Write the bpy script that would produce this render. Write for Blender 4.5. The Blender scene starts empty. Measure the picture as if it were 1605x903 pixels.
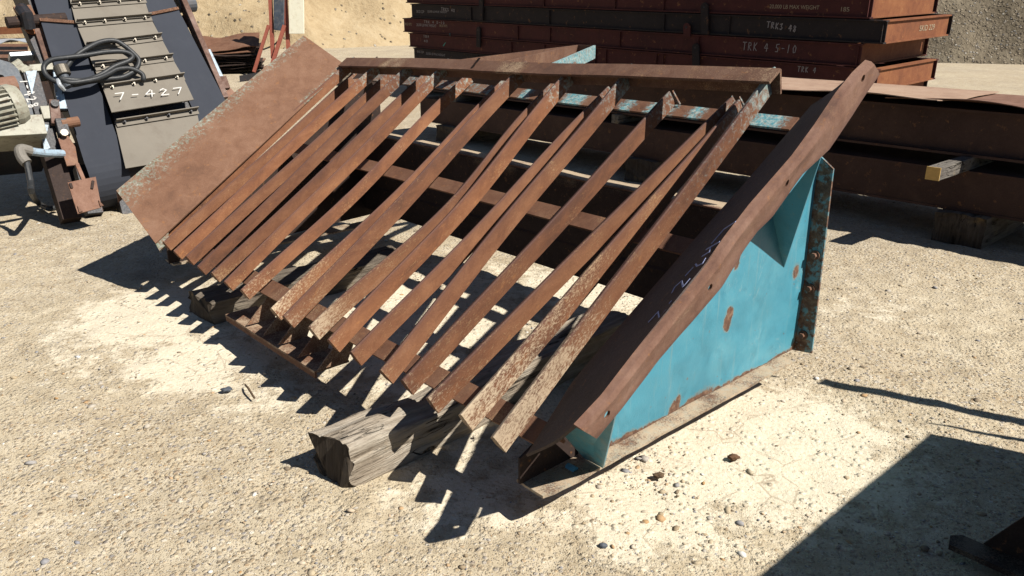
import bpy, bmesh, math, random
import numpy as np
from mathutils import Vector, noise, Matrix
random.seed(7); rng = np.random.default_rng(7)
S = bpy.context.scene; COL = S.collection
R_ = math.radians
# ------------------------------------------------------------------ surveyed frame
# camera 1.6 m above the yard; machine axes: u = along the width, v = depth, z = up
F_, CX, CY, HOR, H = 1246., 802.5, 451.5, 11., 1.6
TH = math.atan((CY-HOR)/F_); CT, ST = math.cos(TH), math.sin(TH)
CAM = np.array([0, 0, H])
def ray(x, y): return np.array([x-CX, F_*CT+(CY-y)*ST, (CY-y)*CT-F_*ST])
def gnd(x, y, z=0.):
    r = ray(x, y); return CAM+r*(z-H)/r[2]
def nrm(a):
    a = np.asarray(a, float); return a/np.linalg.norm(a)
_d = ray(-398, HOR); _d[2] = 0; U = nrm(_d); V = np.array([-U[1], U[0], 0])*-1; Z = np.array([0, 0, 1.])
ORG = gnd(855, 780)
def W(u, v, z): return ORG+u*U+v*V+z*Z
def mc(p):
    p = np.asarray(p)-ORG; return np.array([p@U, p@V, p[2]])
def onp(x, y, p0, n):            # sight line meets the world plane (p0, n)
    r = ray(x, y); return CAM+r*(((p0-CAM)@n)/(r@n))
def on(x, y, ax, val):           # machine plane u / v / z = val
    n = (U, V, Z)[ax]; return onp(x, y, ORG+n*val, n)
AL = R_(30.5); DD = CT*0+math.cos(AL)*V+math.sin(AL)*Z; NN = -math.sin(AL)*V+math.cos(AL)*Z
P0 = W(0, 1.2776, 1.2256)
def dk(u, a, off=0.): return P0+U*u+DD*a+NN*off          # deck coordinates
def ondk(x, y, off=0.):
    p = onp(x, y, P0+NN*off, NN); q = p-P0; return np.array([q@U, q@DD])
# ------------------------------------------------------------------ materials
MATS = {}
class NT:
    def __init__(s, name, disp=False):
        m = bpy.data.materials.new(name); m.use_nodes = True; s.m = m; s.t = m.node_tree; s.t.nodes.clear()
        s.out = s.n('ShaderNodeOutputMaterial'); s.b = s.n('ShaderNodeBsdfPrincipled')
        s.t.links.new(s.b.outputs[0], s.out.inputs[0]); s.pos = s.n('ShaderNodeNewGeometry').outputs['Position']
        MATS[name] = m
    def n(s, ty, **k):
        x = s.t.nodes.new(ty)
        for a, v in k.items(): setattr(x, a, v)
        return x
    def set(s, sock, v):
        if hasattr(v, 'is_output') or isinstance(v, bpy.types.NodeSocket): s.t.links.new(v, sock)
        elif isinstance(v, (tuple, list)) and len(v) == 3 and sock.type == 'RGBA': sock.default_value = (*v, 1)
        else: sock.default_value = v
    def noise(s, sc, det=4, rough=.6, vec=None, dist=0.):
        x = s.n('ShaderNodeTexNoise'); x.inputs['Scale'].default_value = sc; x.inputs['Detail'].default_value = det
        x.inputs['Roughness'].default_value = rough; x.inputs['Distortion'].default_value = dist
        s.set(x.inputs['Vector'], vec or s.pos); return x.outputs['Fac']
    def vor(s, sc, feat='F1', out='Distance', vec=None, rnd=1.):
        x = s.n('ShaderNodeTexVoronoi', feature=feat); x.inputs['Scale'].default_value = sc; x.inputs['Randomness'].default_value = rnd
        s.set(x.inputs['Vector'], vec or s.pos); return x.outputs[out]
    def mp(s, v, a, b, c=0., d=1.):
        x = s.n('ShaderNodeMapRange'); s.set(x.inputs[0], v)
        for i, q in enumerate((a, b, c, d)): x.inputs[i+1].default_value = q
        return x.outputs[0]
    def math(s, op, a, b=0., c=0.):
        x = s.n('ShaderNodeMath', operation=op); s.set(x.inputs[0], a); s.set(x.inputs[1], b); s.set(x.inputs[2], c); return x.outputs[0]
    def mix(s, f, a, b, mode='MIX'):
        x = s.n('ShaderNodeMix', data_type='RGBA', blend_type=mode); s.set(x.inputs[0], f); s.set(x.inputs[6], a); s.set(x.inputs[7], b)
        return x.outputs[2]
    def ramp(s, f, stops):
        x = s.n('ShaderNodeValToRGB'); s.set(x.inputs[0], f); e = x.color_ramp.elements
        while len(e) < len(stops): e.new(.5)
        for i, (p, c) in enumerate(stops): e[i].position = p; e[i].color = (*c, 1)
        return x.outputs[0]
    def attr(s, name): return s.n('ShaderNodeAttribute', attribute_type='GEOMETRY', attribute_name=name).outputs['Fac']
    def scale(s, vec, k):
        x = s.n('ShaderNodeVectorMath', operation='MULTIPLY'); s.set(x.inputs[0], vec); x.inputs[1].default_value = k; return x.outputs[0]
    def bump(s, h, st, dist=.01, prev=None):
        x = s.n('ShaderNodeBump'); x.inputs['Strength'].default_value = st; x.inputs['Distance'].default_value = dist
        s.set(x.inputs['Height'], h)
        if prev: s.set(x.inputs['Normal'], prev)
        return x.outputs[0]
    def fin(s, col, rough=.8, nor=None, metal=0., spec=.35, k=.64):
        if not isinstance(col, (tuple, list)): col = s.mix(1., col, (k, k, k), 'MULTIPLY')
        s.set(s.b.inputs['Base Color'], col); s.set(s.b.inputs['Roughness'], rough); s.b.inputs['Metallic'].default_value = metal
        s.b.inputs['Specular IOR Level'].default_value = spec
        if nor: s.set(s.b.inputs['Normal'], nor)
        return s.m
def rust(name, cols, teal=None, dust=.5, dustc=(.56, .45, .31), blot=1., rough=.82, tealc=(.16, .36, .36), along=0., k=.58):
    """rust with blotches; vertex attribute 'dust' adds pale flaky dirt, 'teal' leaves old paint"""
    t = NT(name); vec = t.pos
    rnd = t.n('ShaderNodeObjectInfo').outputs['Random']
    if along:
        x = t.n('ShaderNodeVectorMath', operation='DOT_PRODUCT'); t.set(x.inputs[0], t.pos); x.inputs[1].default_value = tuple(DD)
        y = t.n('ShaderNodeVectorMath', operation='SCALE'); y.inputs[0].default_value = tuple(DD); t.set(y.inputs[3], t.math('MULTIPLY', x.outputs['Value'], -along))
        v_ = t.n('ShaderNodeVectorMath', operation='ADD'); t.set(v_.inputs[0], t.pos); t.set(v_.inputs[1], y.outputs[0]); vec = v_.outputs[0]
    off = t.n('ShaderNodeVectorMath', operation='SCALE'); off.inputs[0].default_value = (37., 17., 29.); t.set(off.inputs[3], rnd)
    v_ = t.n('ShaderNodeVectorMath', operation='ADD'); t.set(v_.inputs[0], vec); t.set(v_.inputs[1], off.outputs[0]); vec = v_.outputs[0]
    big = t.noise(3.1*blot, 5, .62, vec=vec); mid = t.noise(17*blot, 6, .7, dist=.6, vec=vec); fine = t.noise(130, 4, .75)
    f = t.math('ADD', t.math('MULTIPLY', big, .55), t.math('MULTIPLY', mid, .45))
    col = t.ramp(f, [(.30, cols[0]), (.47, cols[1]), (.60, cols[2]), (.75, cols[3])])
    col = t.mix(t.mp(fine, .35, .75, 0, .55), col, t.mix(.5, col, (.02, .012, .009)), 'MIX')
    col = t.mix(t.mp(fine, .60, .72, 0, .45), col, cols[3])
    run = t.noise(5, 5, .7, vec=t.scale(t.pos, (7, 7, .8)))
    col = t.mix(t.mp(run, .56, .74, 0, .5), col, t.mix(.6, cols[0], cols[2]))
    col = t.mix(t.mp(t.noise(33*blot, 5, .72, vec=vec), .60, .68, 0, .55), col, (.30, .135, .05))
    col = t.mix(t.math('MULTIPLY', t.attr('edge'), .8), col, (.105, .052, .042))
    flake = t.noise(170, 6, .76, dist=.5, vec=vec); patch = t.noise(9, 4, .6, vec=vec)
    d = t.math('ADD', t.math('MULTIPLY', flake, .62), t.math('MULTIPLY', patch, .38))
    da = t.math('MULTIPLY', t.attr('dust'), .155)
    dm = t.mp(t.math('ADD', d, da), .61, .70, 0, dust)
    col = t.mix(dm, col, t.mix(t.mp(t.attr('dust'), .5, 1.0), (.36, .215, .105), dustc))
    if teal is not None:
        tm = t.math('ADD', t.noise(44, 6, .74, dist=.6), t.math('MULTIPLY', t.attr('teal'), .27))
        col = t.mix(t.math('MULTIPLY', t.mp(tm, .58, .80, 0, teal), t.mp(t.attr('teal'), .03, .22)), col, t.mix(t.mp(t.noise(70, 4, .7), .42, .66), tealc, (.46, .49, .44)))
    h = t.math('ADD', t.math('MULTIPLY', mid, .6), t.math('ADD', t.math('MULTIPLY', fine, .35), t.math('MULTIPLY', dm, .25)))
    return t.fin(col, t.mp(fine, .3, .7, rough-.12, min(1, rough+.1)), t.bump(h, .55, .006), spec=.25, k=k) if not along else t.fin(t.mix(1., col, t.ramp(rnd, [(0, (.72, .70, .70)), (.5, (.95, .95, .95)), (1, (1.12, 1.08, 1.02))]), 'MULTIPLY'), t.mp(fine, .3, .7, rough-.12, min(1, rough+.1)), t.bump(h, .6, .006), spec=.25, k=k)
RC = [(.062, .027, .017), (.175, .070, .031), (.245, .108, .050), (.33, .18, .10)]
RC2 = [(.07, .038, .028), (.145, .072, .045), (.19, .105, .070), (.24, .15, .105)]
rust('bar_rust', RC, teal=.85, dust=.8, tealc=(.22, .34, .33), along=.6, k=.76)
rust('plate_rust', [(.11, .055, .034), (.20, .100, .058), (.255, .138, .085), (.31, .19, .13)], k=.72, teal=.8, dust=.35, blot=.7, tealc=(.17, .27, .21))
rust('lip_rust', [(.085, .043, .031), (.185, .095, .062), (.245, .138, .096), (.32, .20, .145)], dust=.25, k=.78)
rust('rail_rust', RC2, k=.72, teal=.3, dust=.7)
rust('wing_shade_rust', [(.06, .045, .040), (.09, .066, .058), (.11, .08, .07), (.14, .105, .09)], dust=.2)  # darkened and greyed: shade on the right wing painted into its rust
rust('cross_rust', k=.8, cols=[(.08, .035, .02), (.15, .07, .04), (.19, .10, .06), (.25, .15, .1)], teal=.9, dust=.55, tealc=(.06, .27, .32))
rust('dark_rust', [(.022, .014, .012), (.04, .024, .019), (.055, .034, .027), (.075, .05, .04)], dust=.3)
rust('beam_rust', [(.05, .026, .02), (.075, .04, .03), (.10, .055, .04), (.13, .075, .055)], dust=.2, blot=.5)
rust('sheet_rust', [(.22, .13, .09), (.34, .225, .155), (.40, .28, .20), (.45, .33, .25)], dust=.3, blot=.6, k=.85)
rust('skid_paint', k=.8, cols=[(.034, .010, .010), (.062, .015, .013), (.080, .02, .017), (.10, .032, .026)], dust=.1, blot=.4)
rust('skid_dark', [(.018, .014, .014), (.027, .02, .02), (.036, .027, .026), (.05, .035, .03)], dust=.1, blot=.4)
rust('skid_orange', k=.8, cols=[(.10, .034, .016), (.19, .065, .026), (.25, .095, .036), (.30, .14, .06)], dust=.2, blot=.6)
rust('stand_red', k=.8, cols=[(.15, .04, .025), (.26, .07, .045), (.30, .09, .055), (.34, .13, .09)], dust=.2)
rust('frame_rust', k=.7, cols=[(.05, .028, .02), (.13, .07, .05), (.24, .16, .13), (.42, .36, .32)], dust=.6)
def blue_paint():
    t = NT('teal_paint')
    big = t.noise(2.3, 4, .6, dist=.7); mid = t.noise(20, 6, .7); fine = t.noise(120, 3, .7)
    col = t.ramp(big, [(.3, (.040, .235, .325)), (.5, (.062, .305, .405)), (.72, (.115, .38, .47))])
    st = t.noise(1., 5, .65, vec=t.scale(t.pos, (17, 17, 1.3)))
    col = t.mix(t.mp(st, .58, .80, 0, .6), col, (.38, .44, .38))
    col = t.mix(t.mp(t.noise(11, 5, .7), .60, .75, 0, .30), col, (.05, .22, .31))
    a = t.math('ADD', t.math('MULTIPLY', mid, .62), t.math('MULTIPLY', t.attr('rust'), .55))
    rm = t.mp(a, .60, .64)
    halo = t.mp(a, .50, .62, 0, .45)
    rc = t.ramp(t.noise(34, 5, .7), [(.3, (.06, .028, .02)), (.5, (.17, .085, .05)), (.7, (.30, .19, .12))])
    col = t.mix(.05, col, (.30, .36, .36)); mot = t.noise(7, 6, .68, dist=1.4); col = t.mix(t.mp(mot, .5, .72, 0, .45), col, (.035, .19, .26)); col = t.mix(t.mp(t.noise(1., 6, .7, vec=t.scale(t.pos, (24, 24, 1.6))), .60, .72, 0, .40), col, (.26, .30, .24)); col = t.mix(halo, col, (.33, .25, .14)); col = t.mix(rm, col, rc)
    scr = t.math('MULTIPLY', t.mp(t.math('ABSOLUTE', t.math('SUBTRACT', t.noise(5, 3, .5, dist=2.2), .5)), .006, .001), t.mp(big, .45, .6)); col = t.mix(t.math('MULTIPLY', scr, .5), col, (.30, .42, .44))
    speck = t.mp(t.noise(48, 3, .6), .70, .74, 0, .8); col = t.mix(speck, col, (.2, .10, .06))
    dent = t.noise(3.4, 2, .5)
    nb = t.bump(dent, .5, .05); nb = t.bump(t.math('ADD', fine, t.math('MULTIPLY', rm, -2.)), .35, .003, nb)
    return t.fin(col, t.mp(rm, 0, 1, .42, .85), nb, spec=.4)
blue_paint()
def simple(name, c, rough=.7, var=.25, sc=8., bump=.2, metal=0., dirt=None, spec=.3):
    t = NT(name); k = t.noise(sc, 5, .65); f = t.noise(sc*9, 4, .7)
    dk_ = tuple(x*(1-var) for x in c); lt = tuple(min(1, x*(1+var)) for x in c)
    col = t.ramp(t.math('ADD', t.math('MULTIPLY', k, .65), t.math('MULTIPLY', f, .35)), [(.3, dk_), (.5, c), (.7, lt)])
    if dirt: col = t.mix(t.mp(t.noise(sc*1.7, 6, .7), .52, .66, 0, dirt[1]), col, dirt[0])
    return t.fin(col, t.mp(f, .3, .7, max(.1, rough-.1), min(1, rough+.1)), t.bump(f, bump, .004), metal, spec)
simple('belt_rubber', (.052, .057, .071), .85, .10, 3, .03, dirt=((.075, .08, .095), .2), spec=.08)
simple('apron_steel', (.225, .20, .165), .8, .10, 3, .04, dirt=((.15, .12, .095), .3), spec=.12)
simple('bright_steel', (.17, .15, .12), .4, .2, 20, .1, metal=.5)
simple('black_steel', (.022, .022, .026), .55, .4, 10, .2, dirt=((.09, .045, .03), .6))
simple('slate_guard', (.085, .098, .115), .6, .25, 6, .15, dirt=((.15, .12, .1), .4))
simple('cream_paint', (.36, .345, .27), .55, .2, 12, .15, dirt=((.16, .11, .07), .75))
simple('pale_blue', (.36, .47, .56), .5, .2, 22, .2, dirt=((.16, .08, .05), .75))
simple('white_panel', (.74, .70, .54), .55, .06, 6, .1, dirt=((.45, .35, .22), .3))
simple('cable_rubber', (.03, .032, .034), .5, .25, 30, .15, dirt=((.10, .095, .085), .35))
simple('grey_hose', (.22, .20, .17), .7, .3, 25, .3)
simple('galvanised', (.55, .58, .60), .4, .3, 6, .3, metal=.35)
simple('dark_box', (.05, .06, .075), .5, .5, 6, .2, dirt=((.15, .14, .13), .6))
simple('chalk', (.66, .64, .60), .9, .12, 90, .0)
simple('blue_chalk', (.36, .40, .62), .9, .15, 90, .0)
simple('stencil', (.42, .33, .22), .85, .3, 60, .0)
simple('faint_chalk', (.36, .32, .31), .9, .4, 60, .0)
simple('teal_rope', (.07, .36, .32), .7, .2, 60, .2)
simple('end_paint', (.62, .40, .13), .8, .2, 40, .2)
simple('twig_wood', (.12, .075, .04), .85, .3, 60, .3)
simple('leaf_brown', (.13, .07, .035), .85, .4, 60, .4)
simple('bolt_blue', (.10, .34, .48), .5, .3, 40, .2)
def timber(name, c0, c1, c2, ax):
    t = NT(name)
    x = t.n('ShaderNodeVectorMath', operation='DOT_PRODUCT'); t.set(x.inputs[0], t.pos); x.inputs[1].default_value = tuple(ax)
    y = t.n('ShaderNodeVectorMath', operation='SCALE'); y.inputs[0].default_value = tuple(ax); t.set(y.inputs[3], t.math('MULTIPLY', x.outputs['Value'], -.93))
    v = t.n('ShaderNodeVectorMath', operation='ADD'); t.set(v.inputs[0], t.pos); t.set(v.inputs[1], y.outputs[0]); v = v.outputs[0]
    g = t.noise(34, 6, .7, vec=v, dist=.3); g2 = t.noise(90, 4, .7, vec=v); big = t.noise(5, 4, .6)
    f = t.math('ADD', t.math('MULTIPLY', g, .6), t.math('MULTIPLY', big, .4))
    col = t.ramp(f, [(.30, c0), (.46, c1), (.62, c2)])
    col = t.mix(t.mp(big, .60, .70, 0, .4), col, (.40, .26, .10))
    cl = t.math('ABSOLUTE', t.math('SUBTRACT', t.noise(21, 3, .55, vec=v, dist=.5), .5)); crack = t.math('MAXIMUM', t.mp(g, .37, .31), t.math('MULTIPLY', t.mp(cl, .010, .002), t.mp(big, .48, .58)))
    col = t.mix(t.mp(g2, .55, .7, 0, .35), col, c0); col = t.mix(crack, col, (.022, .017, .013))
    return t.fin(col, .9, t.bump(t.math('ADD', g, t.math('ADD', t.math('MULTIPLY', g2, .4), t.math('MULTIPLY', crack, -1.5))), .9, .02), spec=.15)
timber('old_timber', (.13, .095, .065), (.36, .30, .23), (.55, .49, .40), nrm(V+.071*U))
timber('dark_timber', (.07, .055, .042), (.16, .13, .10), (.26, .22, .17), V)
timber('end_grain', (.03, .024, .018), (.075, .058, .042), (.13, .105, .08), Z)  # end faces: weathered grain, with their shade put into the colour
timber('spacer_timber', (.10, .09, .08), (.17, .15, .13), (.24, .22, .19), V)
def ground_mat():
    t = NT('yard_dirt')
    silt = t.attr('silt'); g0 = t.noise(.9, 5, .6); g1 = t.noise(7, 6, .65); g2 = t.noise(60, 5, .7); g3 = t.noise(220, 3, .7)
    base = t.ramp(g1, [(.30, (.42, .34, .225)), (.5, (.57, .48, .335)), (.68, (.67, .58, .425))])
    # stones bedded in the dirt
    v1 = t.n('ShaderNodeTexVoronoi'); v1.inputs['Scale'].default_value = 52; t.set(v1.inputs['Vector'], t.pos)
    v2 = t.n('ShaderNodeTexVoronoi'); v2.inputs['Scale'].default_value = 150; t.set(v2.inputs['Vector'], t.pos)
    def stones(v, lo, hi):
        sx = t.n('ShaderNodeSeparateColor'); t.set(sx.inputs[0], v.outputs['Color'])
        c = t.ramp(sx.outputs[0], [(.0, (.19, .14, .095)), (.3, (.45, .34, .21)), (.5, (.62, .51, .35)), (.64, (.50, .46, .41)), (.76, (.27, .26, .27)), (.84, (.46, .29, .14)), (.92, (.68, .60, .46)), (1., (.86, .82, .74))])
        m = t.math('MULTIPLY', t.mp(v.outputs['Distance'], hi, lo), t.math('GREATER_THAN', sx.outputs[1], .30)); return c, m
    rocky = t.mp(t.math('ADD', g0, t.math('MULTIPLY', silt, -.5)), .30, .55)
    c1, m1 = stones(v1, .28, .5); c2, m2 = stones(v2, .25, .5)
    col = t.mix(t.math('MULTIPLY', m2, t.mp(rocky, 0, 1, .45, .95)), base, c2)
    col = t.mix(t.math('MULTIPLY', m1, t.mp(rocky, 0, 1, .25, 1.)), col, c1)
    v3 = t.n('ShaderNodeTexVoronoi'); v3.inputs['Scale'].default_value = 27; t.set(v3.inputs['Vector'], t.pos); c3, m3 = stones(v3, .16, .36)
    sx3 = t.n('ShaderNodeSeparateColor'); t.set(sx3.inputs[0], v3.outputs['Color']); m3 = t.math('MULTIPLY', m3, t.math('GREATER_THAN', sx3.outputs[2], .5))
    col = t.mix(t.math('MULTIPLY', m3, t.mp(rocky, .3, 1, 0, .8)), col, c3)
    gp = t.mp(t.noise(.55, 4, .6), .48, .64, 0, .6); gp = t.math('MULTIPLY', gp, rocky); col = t.mix(gp, col, t.mix(.5, col, (.36, .32, .26)))
    dirt = t.mp(g0, .42, .68, 0, .30); col = t.mix(dirt, col, (.36, .28, .18))
    cream = t.ramp(g2, [(.3, (.62, .53, .38)), (.5, (.74, .655, .50)), (.7, (.82, .74, .58))])
    sm = t.mp(t.math('ADD', t.math('MULTIPLY', silt, 1.08), t.math('MULTIPLY', t.math('SUBTRACT', t.math('ADD', t.math('MULTIPLY', g1, .6), t.math('MULTIPLY', t.noise(24, 5, .7), .4)), .5), 2.0)), .36, .60, 0, .92)
    col = t.mix(sm, col, cream)
    pit = t.math('MULTIPLY', t.mp(t.noise(95, 4, .75), .60, .70, 0, .6), t.mp(sm, .2, .9, 1., .22)); col = t.mix(pit, col, (.22, .16, .10))
    cr = t.vor(3.6, 'DISTANCE_TO_EDGE', vec=None); wob = t.math('ADD', cr, t.math('MULTIPLY', t.math('SUBTRACT', g1, .5), .18))
    ck = t.math('MULTIPLY', t.mp(t.math('ABSOLUTE', wob), .010, .0), t.math('MULTIPLY', sm, .7)); col = t.mix(ck, col, (.26, .19, .12))
    sp1 = t.noise(330, 3, .7); col = t.mix(t.mp(sp1, .56, .70, 0, .55), col, (.25, .19, .13)); col = t.mix(t.mp(sp1, .42, .30, 0, .45), col, (.84, .76, .62))
    sk_ = t.mp(sm, .2, .9, 1., .25)
    h = t.math('ADD', t.math('MULTIPLY', t.math('MULTIPLY', m1, sk_), .9), t.math('ADD', t.math('MULTIPLY', t.math('MULTIPLY', m2, sk_), .5), t.math('ADD', t.math('MULTIPLY', g2, .38), t.math('MULTIPLY', g3, .25))))
    h = t.math('ADD', h, t.math('ADD', t.math('MULTIPLY', pit, -.8), t.math('MULTIPLY', m3, 1.2)))
    return t.fin(col, .95, t.bump(h, .6, .011), spec=.1, k=.69)
ground_mat()
def bank_mat(name, a, b, c, sc, stone):
    t = NT(name); g = t.noise(.35*sc, 6, .65, vec=t.scale(t.pos, (1, 1, .45)), dist=.6); f = t.noise(3*sc, 6, .72)
    col = t.ramp(t.math('ADD', t.math('MULTIPLY', g, .55), t.math('MULTIPLY', f, .45)), [(.32, a), (.5, b), (.66, c)])
    v1 = t.n('ShaderNodeTexVoronoi'); v1.inputs['Scale'].default_value = 5.5*sc; t.set(v1.inputs['Vector'], t.pos)
    sx = t.n('ShaderNodeSeparateColor'); t.set(sx.inputs[0], v1.outputs['Color'])
    cc = t.ramp(sx.outputs[0], [(0, (.08, .065, .05)), (.35, (.25, .2, .14)), (.65, (.40, .33, .24)), (.85, (.2, .19, .18)), (1, (.55, .5, .42))])
    m = t.math('MULTIPLY', t.mp(v1.outputs['Distance'], .5, .3), t.math('GREATER_THAN', sx.outputs[1], 1-stone))
    col = t.mix(m, col, cc)
    return t.fin(col, .95, t.bump(t.math('ADD', t.math('ADD', f, g), m), .8, .12), spec=.1)
bank_mat('bank_clay', (.33, .235, .13), (.47, .36, .215), (.55, .44, .285), 1.2, .06)
bank_mat('bank_gravel', (.11, .088, .055), (.22, .18, .125), (.32, .27, .19), 2.2, .6)
def pebble_mat():
    t = NT('pebbles'); r = t.n('ShaderNodeNewGeometry').outputs['Random Per Island']
    c = t.ramp(r, [(0, (.20, .155, .11)), (.12, (.42, .32, .20)), (.36, (.56, .46, .31)), (.56, (.50, .46, .40)), (.70, (.30, .30, .32)), (.80, (.62, .54, .42)), (.88, (.50, .29, .12)), (.95, (.66, .58, .45)), (1, (.88, .86, .80))])
    c = t.mix(t.mp(t.noise(170, 3, .7), .4, .7, 0, .35), c, (.18, .14, .1))
    return t.fin(c, .85, t.bump(t.noise(200, 3, .7), .3, .003), spec=.25)
pebble_mat()
# ------------------------------------------------------------------ mesh building
class MB:
    def __init__(s): s.v = []; s.f = []; s.a = {}
    def add(s, pts, faces, attrs=None):
        o = len(s.v); s.v += [np.asarray(p, float) for p in pts]; s.f += [tuple(o+i for i in f) for f in faces]
        for k in set(s.a) | set(attrs or {}):
            L = s.a.setdefault(k, [0.]*o); L += list((attrs or {}).get(k, [0.]*len(pts)))
    def prism(s, pts, vec, at=None):
        n = len(pts); P = [np.asarray(p, float) for p in pts]; vec = np.asarray(vec, float)
        s.add(P+[p+vec for p in P], [tuple(range(n))[::-1], tuple(range(n, 2*n))]+[(i, (i+1) % n, n+(i+1) % n, n+i) for i in range(n)], at)
    def box(s, c, ax, half):
        c = np.asarray(c, float); a, b, d = [np.asarray(ax[i], float)*half[i] for i in range(3)]
        s.prism([c-a-b-d, c+a-b-d, c+a+b-d, c-a+b-d], 2*d)
    def bar(s, p, q, side, up, w, h):                        # box from p to q, section w x h centred
        p = np.asarray(p, float); q = np.asarray(q, float); a = np.asarray(side, float)*w/2; b = np.asarray(up, float)*h/2
        s.prism([p-a-b, p+a-b, p+a+b, p-a+b], q-p)
    def sweep(s, path, prof, frames, attrs=None, cap=True):  # prof 2D loop, frames (X,Y) per path point
        m = len(prof); k = len(path); pts = []
        for p, (X, Y) in zip(path, frames): pts += [p+X*a+Y*b for a, b in prof]
        F = [(i*m+j, i*m+(j+1) % m, (i+1)*m+(j+1) % m, (i+1)*m+j) for i in range(k-1) for j in range(m)]
        if cap: F += [tuple(range(m))[::-1], tuple((k-1)*m+j for j in range(m))]
        at = {n: [v for v in L for _ in range(m)] for n, L in (attrs or {}).items()}
        s.add(pts, F, at)
    def tube(s, path, r, n=10, taper=None):
        path = [np.asarray(p, float) for p in path]; fr = []; X = None
        for i in range(len(path)):
            t = nrm(path[min(i+1, len(path)-1)]-path[max(i-1, 0)])
            if X is None:
                X = nrm(np.cross(t, Z if abs(t[2]) < .9 else U))
            else: X = nrm(X-t*(X@t))
            fr.append((X, np.cross(t, X)))
        k = len(path); m = n; pts = []
        for i, (p, (X, Y)) in enumerate(zip(path, fr)):
            rr = r if taper is None else r*taper[i]
            pts += [p+rr*(math.cos(2*math.pi*j/n)*X+math.sin(2*math.pi*j/n)*Y) for j in range(n)]
        F = [(i*m+j, i*m+(j+1) % m, (i+1)*m+(j+1) % m, (i+1)*m+j) for i in range(k-1) for j in range(m)]
        F += [tuple(range(m))[::-1], tuple((k-1)*m+j for j in range(m))]
        s.add(pts, F)
    def cyl(s, p, q, r, n=16): s.tube([p, q], r, n)
    def sheet(s, grid, th, attrs=None):                      # grid[i][j] points, th = thickness (along -normal)
        g = np.array(grid); a, b = g.shape[:2]
        du = np.gradient(g, axis=0); dv = np.gradient(g, axis=1); nn = np.cross(du, dv); nn /= np.linalg.norm(nn, axis=2, keepdims=True)+1e-9
        top = g.reshape(-1, 3); bot = (g-nn*th).reshape(-1, 3); N = a*b; ix = lambda i, j: i*b+j
        F = []
        for i in range(a-1):
            for j in range(b-1):
                F.append((ix(i, j), ix(i+1, j), ix(i+1, j+1), ix(i, j+1))); F.append((N+ix(i, j), N+ix(i, j+1), N+ix(i+1, j+1), N+ix(i+1, j)))
        for j in range(b-1): F += [(ix(0, j), ix(0, j+1), N+ix(0, j+1), N+ix(0, j)), (ix(a-1, j+1), ix(a-1, j), N+ix(a-1, j), N+ix(a-1, j+1))]
        for i in range(a-1): F += [(ix(i+1, 0), ix(i, 0), N+ix(i, 0), N+ix(i+1, 0)), (ix(i, b-1), ix(i+1, b-1), N+ix(i+1, b-1), N+ix(i, b-1))]
        at = {k: list(np.array(x).reshape(-1))*2 for k, x in (attrs or {}).items()}
        s.add(list(top)+list(bot), F, at)
    def build(s, name, mat, parent=None, smooth=False, bevel=0., loc=None):
        P = np.array(s.v)
        base = np.array(parent_world(parent)) if parent else (np.array(loc) if loc is not None else np.array([P[:, 0].mean(), P[:, 1].mean(), P[:, 2].min()]))
        me = bpy.data.meshes.new(name); me.from_pydata([tuple(p-base) for p in P], [], s.f)
        for k, L in s.a.items():
            at = me.attributes.new(k, 'FLOAT', 'POINT'); at.data.foreach_set('value', np.array(L, dtype=np.float32))
        bm = bmesh.new(); bm.from_mesh(me); bmesh.ops.recalc_face_normals(bm, faces=bm.faces); bm.to_mesh(me); bm.free()
        me.materials.append(MATS[mat])
        if smooth: me.polygons.foreach_set('use_smooth', [True]*len(me.polygons))
        o = bpy.data.objects.new(name, me); COL.objects.link(o)
        if parent: o.parent = parent
        else: o.location = base
        if bevel:
            b = o.modifiers.new('edge', 'BEVEL'); b.width = bevel; b.segments = 2; b.limit_method = 'ANGLE'
        return o
def parent_world(o):
    p = np.zeros(3)
    while o: p = p+np.array(o.location); o = o.parent
    return p
def tag(o, label=None, cat=None, group=None, kind=None):
    if label: o['label'] = label
    if cat: o['category'] = cat
    if group: o['group'] = group
    if kind: o['kind'] = kind
    return o
def empty(name, loc, label, cat, group=None):
    o = bpy.data.objects.new(name, None); COL.objects.link(o); o.location = tuple(loc); o.empty_display_size = .2
    return tag(o, label, cat, group)
def bake(o):                                                  # apply modifiers to a plain mesh
    dg = bpy.context.evaluated_depsgraph_get(); me = bpy.data.meshes.new_from_object(o.evaluated_get(dg)); o.modifiers.clear(); o.data = me
def interp(pts, t):
    pts = np.array(pts, float); d = np.r_[0, np.cumsum(np.linalg.norm(np.diff(pts, axis=0), axis=1))]; d /= d[-1]
    return np.array([np.interp(t, d, pts[:, k]) for k in range(pts.shape[1])]).T
def smoothpath(pts, n):
    pts = [np.asarray(p, float) for p in pts]; out = []; P = [2*pts[0]-pts[1]]+pts+[2*pts[-1]-pts[-2]]
    for i in range(1, len(P)-2):
        for k in range(n):
            t = k/n; a, b, c, d = P[i-1:i+3]
            out.append(.5*((2*b)+(-a+c)*t+(2*a-5*b+4*c-d)*t*t+(-a+3*b-3*c+d)*t**3))
    return out+[pts[-1]]
def fbm(x, y, z=0., sc=1.): return noise.fractal(Vector((x*sc, y*sc, z)), .9, 2.1, 4)
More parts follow.
